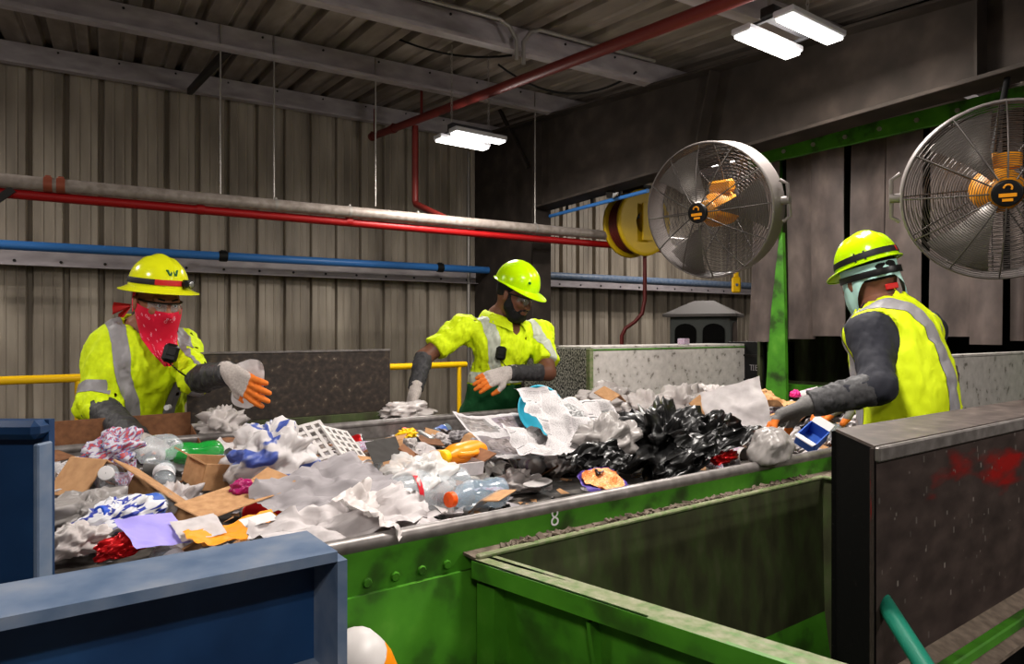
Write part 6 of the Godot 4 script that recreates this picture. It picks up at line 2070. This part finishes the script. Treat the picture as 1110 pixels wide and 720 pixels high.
	one("white_scoop", sheet_mesh(0.11, 0.05, 0.003, 0.06, 27, 12, 5.0, false), M.white_plastic, at_y(583, 524, 0.9), Vector3(0.2, 0.2, 0.05), "flat white plastic scoop on the bare belt", "scoop")
	one("photo_newspaper", sheet_mesh(0.36, 0.26, 0.012, 0.12, 28, 20, 4.0), M.newsprint_photo, at_y(550, 475, 0.97), Vector3(0.5, 0.25, -0.12), "open newspaper page with photographs before the middle worker", "newspaper")
	one("newsprint_sheet", sheet_mesh(0.42, 0.34, 0.03, 0.1, 29, 26, 5.0), M.newsprint, at_y(634, 466, 1.01), Vector3(0.6, -0.1, -0.22), "large crumpled newsprint sheet with text columns", "newspaper")
	one("newsprint_sheet", sheet_mesh(0.26, 0.2, 0.03, 0.12, 30, 22, 6.0), M.newsprint, at_y(585, 484, 0.985), Vector3(0.35, 0.5, -0.1), "smaller newsprint sheet folded under the photograph page", "newspaper")
	bowl()
	one("grey_film_bag", bag_mesh(Vector3(0.12, 0.075, 0.09), 0.32, 31), M.film_grey, at_y(660, 478, 0.985), Vector3(0, 0.3, 0.15), "grey plastic bag resting against the newsprint sheet", "bag")
	one("white_film_bag", bag_mesh(Vector3(0.17, 0.085, 0.11), 0.34, 32), M.film_white, at_y(655, 437, 0.99), Vector3(0, 0.2, 0), "white film bag with cardboard inside by the white panel", "bag")
	t = thing("cardboard_scrap", "torn brown cardboard poking from the white film bag", "cardboard"); board_parts(t, [[0.07, 0.4], [0.08, -0.9]], 0.09, M.cardboard); put(t, at_y(652, 431, 1.06), Vector3(0.4, 0.3, 0))
	one("white_film_bag", bag_mesh(Vector3(0.13, 0.1, 0.1), 0.38, 33), M.film_white, at_y(742, 442, 0.99), Vector3(0, 0.6, 0.1), "knotted white film bag beside the pointed white sheet", "bag")
	t = thing("cardboard_scrap", "torn tan cardboard leaning on the knotted white bag", "cardboard"); board_parts(t, [[0.09, 0.6], [0.1, -1.3]], 0.12, M.cardboard); put(t, at_y(757, 446, 1.0), Vector3(0.5, 0.1, 0.1))
	one("pointed_sheet", sheet_mesh(0.25, 0.22, 0.02, 0.08, 34, 18, 4.0), M.paper_white, at_y(797, 444, 1.03), Vector3(0.95, -0.5, 0.55), "stiff white sheet standing up on one corner", "paper")
	one("kraft_wrap", sheet_mesh(0.24, 0.2, 0.03, 0.15, 35, 22), M.paper_kraft, at_y(838, 434, 1.0), Vector3(0.35, 0.3, -0.1), "crumpled kraft paper wrap under the vest wearer's glove", "paper")
	one("kraft_wrap", sheet_mesh(0.16, 0.14, 0.03, 0.15, 36, 20), M.paper_kraft, at_y(815, 446, 0.99), Vector3(0.2, 1.3, 0.2), "smaller kraft paper wrap beside the stiff white sheet", "paper")
	one("pink_cup", bag_mesh(Vector3(0.028, 0.024, 0.024), 0.2, 37), M.pink_plastic, at_y(862, 428, 1.02), Vector3.ZERO, "small pink wrapper on the kraft paper", "wrapper")
	t = cup("white paper cup lying on the kraft paper"); put(t, at_y(877, 428, 1.01), Vector3(1.4, 0.9, 0))
	one("white_film_bag", bag_mesh(Vector3(0.12, 0.08, 0.09), 0.36, 61), M.film_white, at_y(702, 444, 0.99), Vector3(0, 0.2, 0.1), "white film bag between newsprint and knotted bag", "bag")
	one("white_film_bag", bag_mesh(Vector3(0.12, 0.07, 0.09), 0.36, 62), M.film_white, at_y(772, 434, 1.0), Vector3(0, 0.9, 0.1), "white film bag behind the stiff white sheet", "bag")
	# black bags pulled along the belt
	one("black_bag", bag_mesh(Vector3(0.17, 0.1, 0.12), 0.6, 41, 6.0), M.film_black, at_y(718, 478, 0.975), Vector3(0.1, 0.5, 0.25), "shiny black garbage bag heaped in the middle of the pile", "bag")
	one("black_bag", sheet_mesh(0.34, 0.16, 0.055, 0.06, 42, 30, 8.0), M.film_black, at_y(775, 473, 1.0), Vector3(0.45, 0.2, 0.12), "stretched black film pulled by the vest wearer", "bag")
	one("black_bag", sheet_mesh(0.2, 0.13, 0.05, 0.02, 43, 26, 9.0), M.film_black, at_y(645, 502, 0.955), Vector3(0.4, 0.3, 0.1), "torn black film behind the orange snack bag", "bag")
	one("black_bag", sheet_mesh(0.26, 0.1, 0.05, 0.02, 44, 26, 9.0), M.film_black, at_y(745, 498, 0.94), Vector3(0.5, 0.6, 0.25), "twisted black film strand along the steel rim", "bag")
	t = thing("snack_bag", "orange printed snack bag with purple edge by the rim", "bag"); put(t, at_y(654, 521, 0.935), Vector3(0.5, 0.2, 0.0))
	obj("front", sheet_mesh(0.15, 0.1, 0.014, 0.1, 45, 18, 8.0, false), M.snack_print, t)
	var bk := obj("border", sheet_mesh(0.168, 0.118, 0.014, 0.1, 45, 18, 8.0, false), M.label_purple, t); bk.position.y = -0.006
	one("grey_bundle", bag_mesh(Vector3(0.085, 0.06, 0.06), 0.16, 46, 3.0), M.film_grey, at_y(836, 486, 0.975), Vector3(0, 0.2, 0.2), "round grey plastic bundle at the rim below the glove", "bag")
	one("red_wrapper", bag_mesh(Vector3(0.06, 0.02, 0.035), 0.4, 47), M.can_red, at_y(783, 496, 0.935), Vector3(0, 0.2, 0.1), "crumpled red wrapper under the black film", "wrapper")
	one("blue_scrap", sheet_mesh(0.09, 0.06, 0.015, 0.1, 48), M.cyan_dark, at_y(753, 503, 0.925), Vector3(0.4, 0.4, 0.2), "torn teal blue paper scrap at the rim", "paper")
	t = carton("blue and white printed carton by the black divider box", Vector3(0.09, 0.05, 0.07), M.label_blue, M.label_white); put(t, at_y(880, 474, 0.965), Vector3(0.5, 0.3, 0.5))
	one("clear_tub", bag_mesh(Vector3(0.05, 0.04, 0.04), 0.15, 49, 3.0), M.clear_plastic, at_y(903, 470, 0.965), Vector3.ZERO, "crushed clear tub beside the blue white carton", "tub")
	# held and hanging pieces at the far side
	var pf := sheet_mesh(0.15, 0.2, 0.012, 0.2, 51, 16, 5.0, false)
	one("held_paper", pf, M.paper_white, at_f(270, 416, 2.56), Vector3(1.35, -0.5, 0.25), "white paper held in the bandana worker's orange glove", "paper")
	one("white_film_bag", bag_mesh(Vector3(0.1, 0.07, 0.06), 0.45, 52), M.film_white, at_v(240, 462, BELT_W + 0.1), Vector3(0, 0.4, 0), "white film bag caught between far rim and dark panel", "bag")
	one("white_film_bag", bag_mesh(Vector3(0.14, 0.045, 0.07), 0.35, 53), M.film_white, at_v(440, 446, BELT_W + 0.1), Vector3(0, 0.2, 0), "white film bag grasped behind the far rim by the bearded worker", "bag")
	one("striped_bag", bag_mesh(Vector3(0.05, 0.04, 0.04), 0.35, 54), M.blue_print, at_y(300, 470, 1.0), Vector3(0, 0.2, 0), "blue printed film lump behind the white blue-printed bag", "bag")

func crate() -> void:
	# white plastic lattice tray with square holes, bent in the middle
	var t := thing("lattice_tray", "white plastic lattice tray with square holes", "tray", at_y(357, 481, 0.99))
	for half in 2:
		var mb := MB.new()
		for i in 6:
			mb.box(Vector3(0, 0, (i - 2.5) * 0.03), Vector3(0.12, 0.006, 0.012))
		for i in 5:
			mb.box(Vector3((i - 2) * 0.028, 0.001, 0), Vector3(0.011, 0.006, 0.16))
		var o := obj("lattice_panel", mb, M.white_plastic, t)
		o.transform = Transform3D(Basis.from_euler(Vector3(0.6, 0.3, 0.2 - 0.55 * half)), Vector3(0.045 + 0.1 * half - 0.1, 0.012 - 0.018 * half, 0.02))

func jug() -> void:
	var t := thing("detergent_jug", "orange plastic jug with handle lying behind the white carton", "jug", at_y(500, 491, 0.985))
	var mb := MB.new()
	mb.lathe([Vector2(0.002, -0.08), Vector2(0.045, -0.08), Vector2(0.05, -0.07), Vector2(0.05, 0.02), Vector2(0.035, 0.06), Vector2(0.017, 0.075), Vector2(0.017, 0.09)], 20, Vector3.ZERO, Basis.IDENTITY, Vector2(1.0, 0.6))
	obj("body", mb, M.orange_plastic, t)
	var h := MB.new(); h.tube([Vector3(0.02, 0.06, 0), Vector3(0.055, 0.055, 0), Vector3(0.062, 0.02, 0), Vector3(0.048, -0.01, 0)], 0.008, 8)
	obj("handle", h, M.orange_plastic, t)
	var c := MB.new(); c.lathe([Vector2(0.02, 0.085), Vector2(0.021, 0.105), Vector2(0.018, 0.11), Vector2(0.001, 0.11)], 16, Vector3.ZERO)
	obj("cap", c, M.safety_yellow, t)
	t.rotation = Vector3(1.45, 0.3, 1.3)

func bowl() -> void:
	var t := obj("cyan_bowl", null, M.cyan_plastic)
	var mb := MB.new()
	var pr := [Vector2(0.002, 0.0), Vector2(0.045, 0.003), Vector2(0.075, 0.03), Vector2(0.09, 0.06), Vector2(0.097, 0.062), Vector2(0.093, 0.057), Vector2(0.078, 0.028), Vector2(0.047, 0.0), Vector2(0.002, -0.003)]
	mb.lathe(pr, 30, Vector3.ZERO)
	t.mesh = mb.mesh()
	put(t, at_y(580, 449, 1.03), Vector3(1.2, 0.25, 0.35)); tag(t, "turquoise plastic bowl tipped up beside the newsprint", "bowl")

func cup(label: String, group := "") -> Node3D:
	var t := thing("paper_cup", label, "cup", Vector3.ZERO, group)
	var mb := MB.new()
	mb.lathe([Vector2(0.001, -0.044), Vector2(0.026, -0.045), Vector2(0.036, 0.045), Vector2(0.038, 0.046), Vector2(0.034, 0.043), Vector2(0.025, -0.04)], 18, Vector3.ZERO)
	obj("wall", mb, M.white_plastic, t)
	var b := MB.new(); b.lathe([Vector2(0.0305, -0.015), Vector2(0.0345, 0.02)], 18, Vector3.ZERO)
	obj("printed_band", b, M.mixed_print, t)
	return t

func filler_trash() -> void:
	var kinds := []
	for k in 4: kinds.append([0.15, "crumpled_paper", bag_mesh(Vector3(0.045, 0.03, 0.04) * (1.0 + 0.2 * k), 0.45, 60 + k), [M.paper_white, M.paper_grey, M.film_white, M.paper_white][k], "crumpled %s lying loose in the pile" % ["white paper ball", "grey paper lump", "white film lump", "large white paper ball"][k], "paper"])
	for k in 5: kinds.append([0.2, "paper_scrap", sheet_mesh(0.12 + 0.02 * k, 0.09, 0.018, 0.1, 70 + k), [M.paper_white, M.newsprint, M.paper_grey, M.paper_white, M.mixed_print][k], "%s lying loose in the pile" % ["small white paper scrap", "torn newsprint scrap", "grey paper scrap", "long white paper scrap", "coloured printed paper scrap"][k], "paper"])
	for k in 3: kinds.append([0.16, "film_scrap", sheet_mesh(0.13, 0.1, 0.035, 0.05, 80 + k, 18), [M.film_white, M.film_clear, M.film_black][k], "%s film scrap lying loose in the pile" % ["white", "translucent", "black"][k], "film"])
	var protos := []
	for q in kinds:
		var o := obj(q[1], q[2], q[3]); tag(o, q[4], q[5], "loose %ss in the pile" % str(q[1]).replace("_", " "))
		o.set_meta("kind_name", q[1]); protos.append([o, q[0], false])
	for k in 4:
		var o := thing("cardboard_scrap", "%s cardboard scrap lying loose in the pile" % ["flat tan", "bent tan", "flat brown", "bent brown"][k], "cardboard", Vector3.ZERO, "loose cardboard scraps in the pile")
		board_parts(o, [[0.09 + 0.02 * k, 0.0]] if k % 2 == 0 else [[0.06, 0.3], [0.06, -0.6]], 0.07 + 0.012 * k, M.cardboard if k < 2 else M.cardboard_brown, 0.004)
		o.set_meta("kind_name", "cardboard_scrap"); protos.append([o, 0.3, false])
	var bt := bottle("plastic_bottle", "small clear bottle lying loose in the pile", 0.17, 0.03, M.clear_plastic, M.cap_white, M.label_white, "loose bottles in the pile"); bt.set_meta("kind_name", "plastic_bottle"); protos.append([bt, 0.14, false])
	var bt2 := bottle("plastic_bottle", "small blue tinted bottle lying loose in the pile", 0.16, 0.03, M.blue_plastic, M.cap_blue, M.label_blue, "loose bottles in the pile"); bt2.set_meta("kind_name", "plastic_bottle"); protos.append([bt2, 0.1, false])
	var cn := can("red drink can lying loose in the pile", M.can_red, "loose cans in the pile"); cn.set_meta("kind_name", "drink_can"); protos.append([cn, 0.08, false])
	var cn2 := can("silver drink can lying loose in the pile", M.can_silver, "loose cans in the pile"); cn2.set_meta("kind_name", "drink_can"); protos.append([cn2, 0.08, false])
	var cp := cup("printed paper cup lying loose in the pile", "loose cups in the pile"); cp.set_meta("kind_name", "paper_cup"); protos.append([cp, 0.1, false])
	var total := 0.0
	for p in protos: total += p[1]
	var placed := 0
	while placed < 380:
		var u := rng.randf_range(-0.45, 3.75)
		var v := rng.randf_range(0.1, BELT_W - 0.1)
		if u > 0.95 and u < 1.75 and v < 0.42 - 0.2 * absf(u - 1.35): continue      # bare belt by the rim
		var r := rng.randf() * total
		var pick = protos[0]
		for p in protos:
			r -= p[1]
			if r <= 0.0:
				pick = p; break
		var flat := 0.5
		var rot := Vector3(rng.randf_range(-flat, flat), rng.randf() * TAU, rng.randf_range(-flat, flat))
		var nm: String = pick[0].get_meta("kind_name")
		if nm in ["plastic_bottle", "drink_can", "paper_cup"]: rot = Vector3(PI / 2 + rng.randf_range(-0.3, 0.3), rng.randf() * TAU, 0)
		var y := lerpf(BELT_Y + 0.03, pile(u, v), rng.randf_range(0.35, 1.0))
		var o: Node3D = pick[0]
		if pick[2]: clone(o, B(u, v, y), rot)
		else:
			put(o, B(u, v, y), rot); pick[2] = true
		placed += 1
	for p in protos:
		if not p[2]: p[0].position = B(rng.randf_range(0.0, 2.5), 0.9, 0.9)

func shreds() -> void:
	# shredded bits spread over the belt and on the ledge by the chute
	for k in 3:
		var mb := MB.new()
		for i in 420:
			var u := rng.randf_range(-0.45, 3.8)
			var v := rng.randf_range(0.03, BELT_W - 0.03)
			var p := B(u, v, lerpf(BELT_Y + 0.008, pile(u, v), rng.randf() * 0.5))
			var q := Basis.from_euler(Vector3(rng.randf_range(-0.5, 0.5), rng.randf() * TAU, rng.randf_range(-0.5, 0.5)))
			var s := rng.randf_range(0.006, 0.022)
			mb.quad(p + q * Vector3(-s, 0, -s * 0.5), p + q * Vector3(s, 0.003, -s * 0.6), p + q * Vector3(s * 0.8, 0, s * 0.6), p + q * Vector3(-s, 0.003, s * 0.4))
		var o := obj("shredded_litter", mb, [M.paper_white, M.cardboard, M.paper_grey][k])
		o.set_meta("kind", "stuff"); o.set_meta("label", "%s shredded bits scattered over the belt" % ["white", "tan", "grey"][k]); o.set_meta("category", "litter")
	var lm := MB.new()
	for i in 260:
		var u := rng.randf_range(0.75, 1.95)
		var p := B(u, -0.035 - rng.randf() * 0.025, 0.871 + rng.randf() * 0.008)
		var q := Basis.from_euler(Vector3(rng.randf_range(-0.7, 0.7), rng.randf() * TAU, rng.randf_range(-0.7, 0.7)))
		mb_chip(lm, p, q, rng.randf_range(0.003, 0.011))
	var lo := obj("ledge_litter", lm, M.dusty_brown)
	lo.set_meta("kind", "stuff"); lo.set_meta("label", "grey shredded bits lying on the chute ledge"); lo.set_meta("category", "litter")

func mb_chip(mb: MB, p: Vector3, q: Basis, s: float) -> void:
	mb.box(p, Vector3(s * 2.0, s * 0.5, s * 1.2), q)
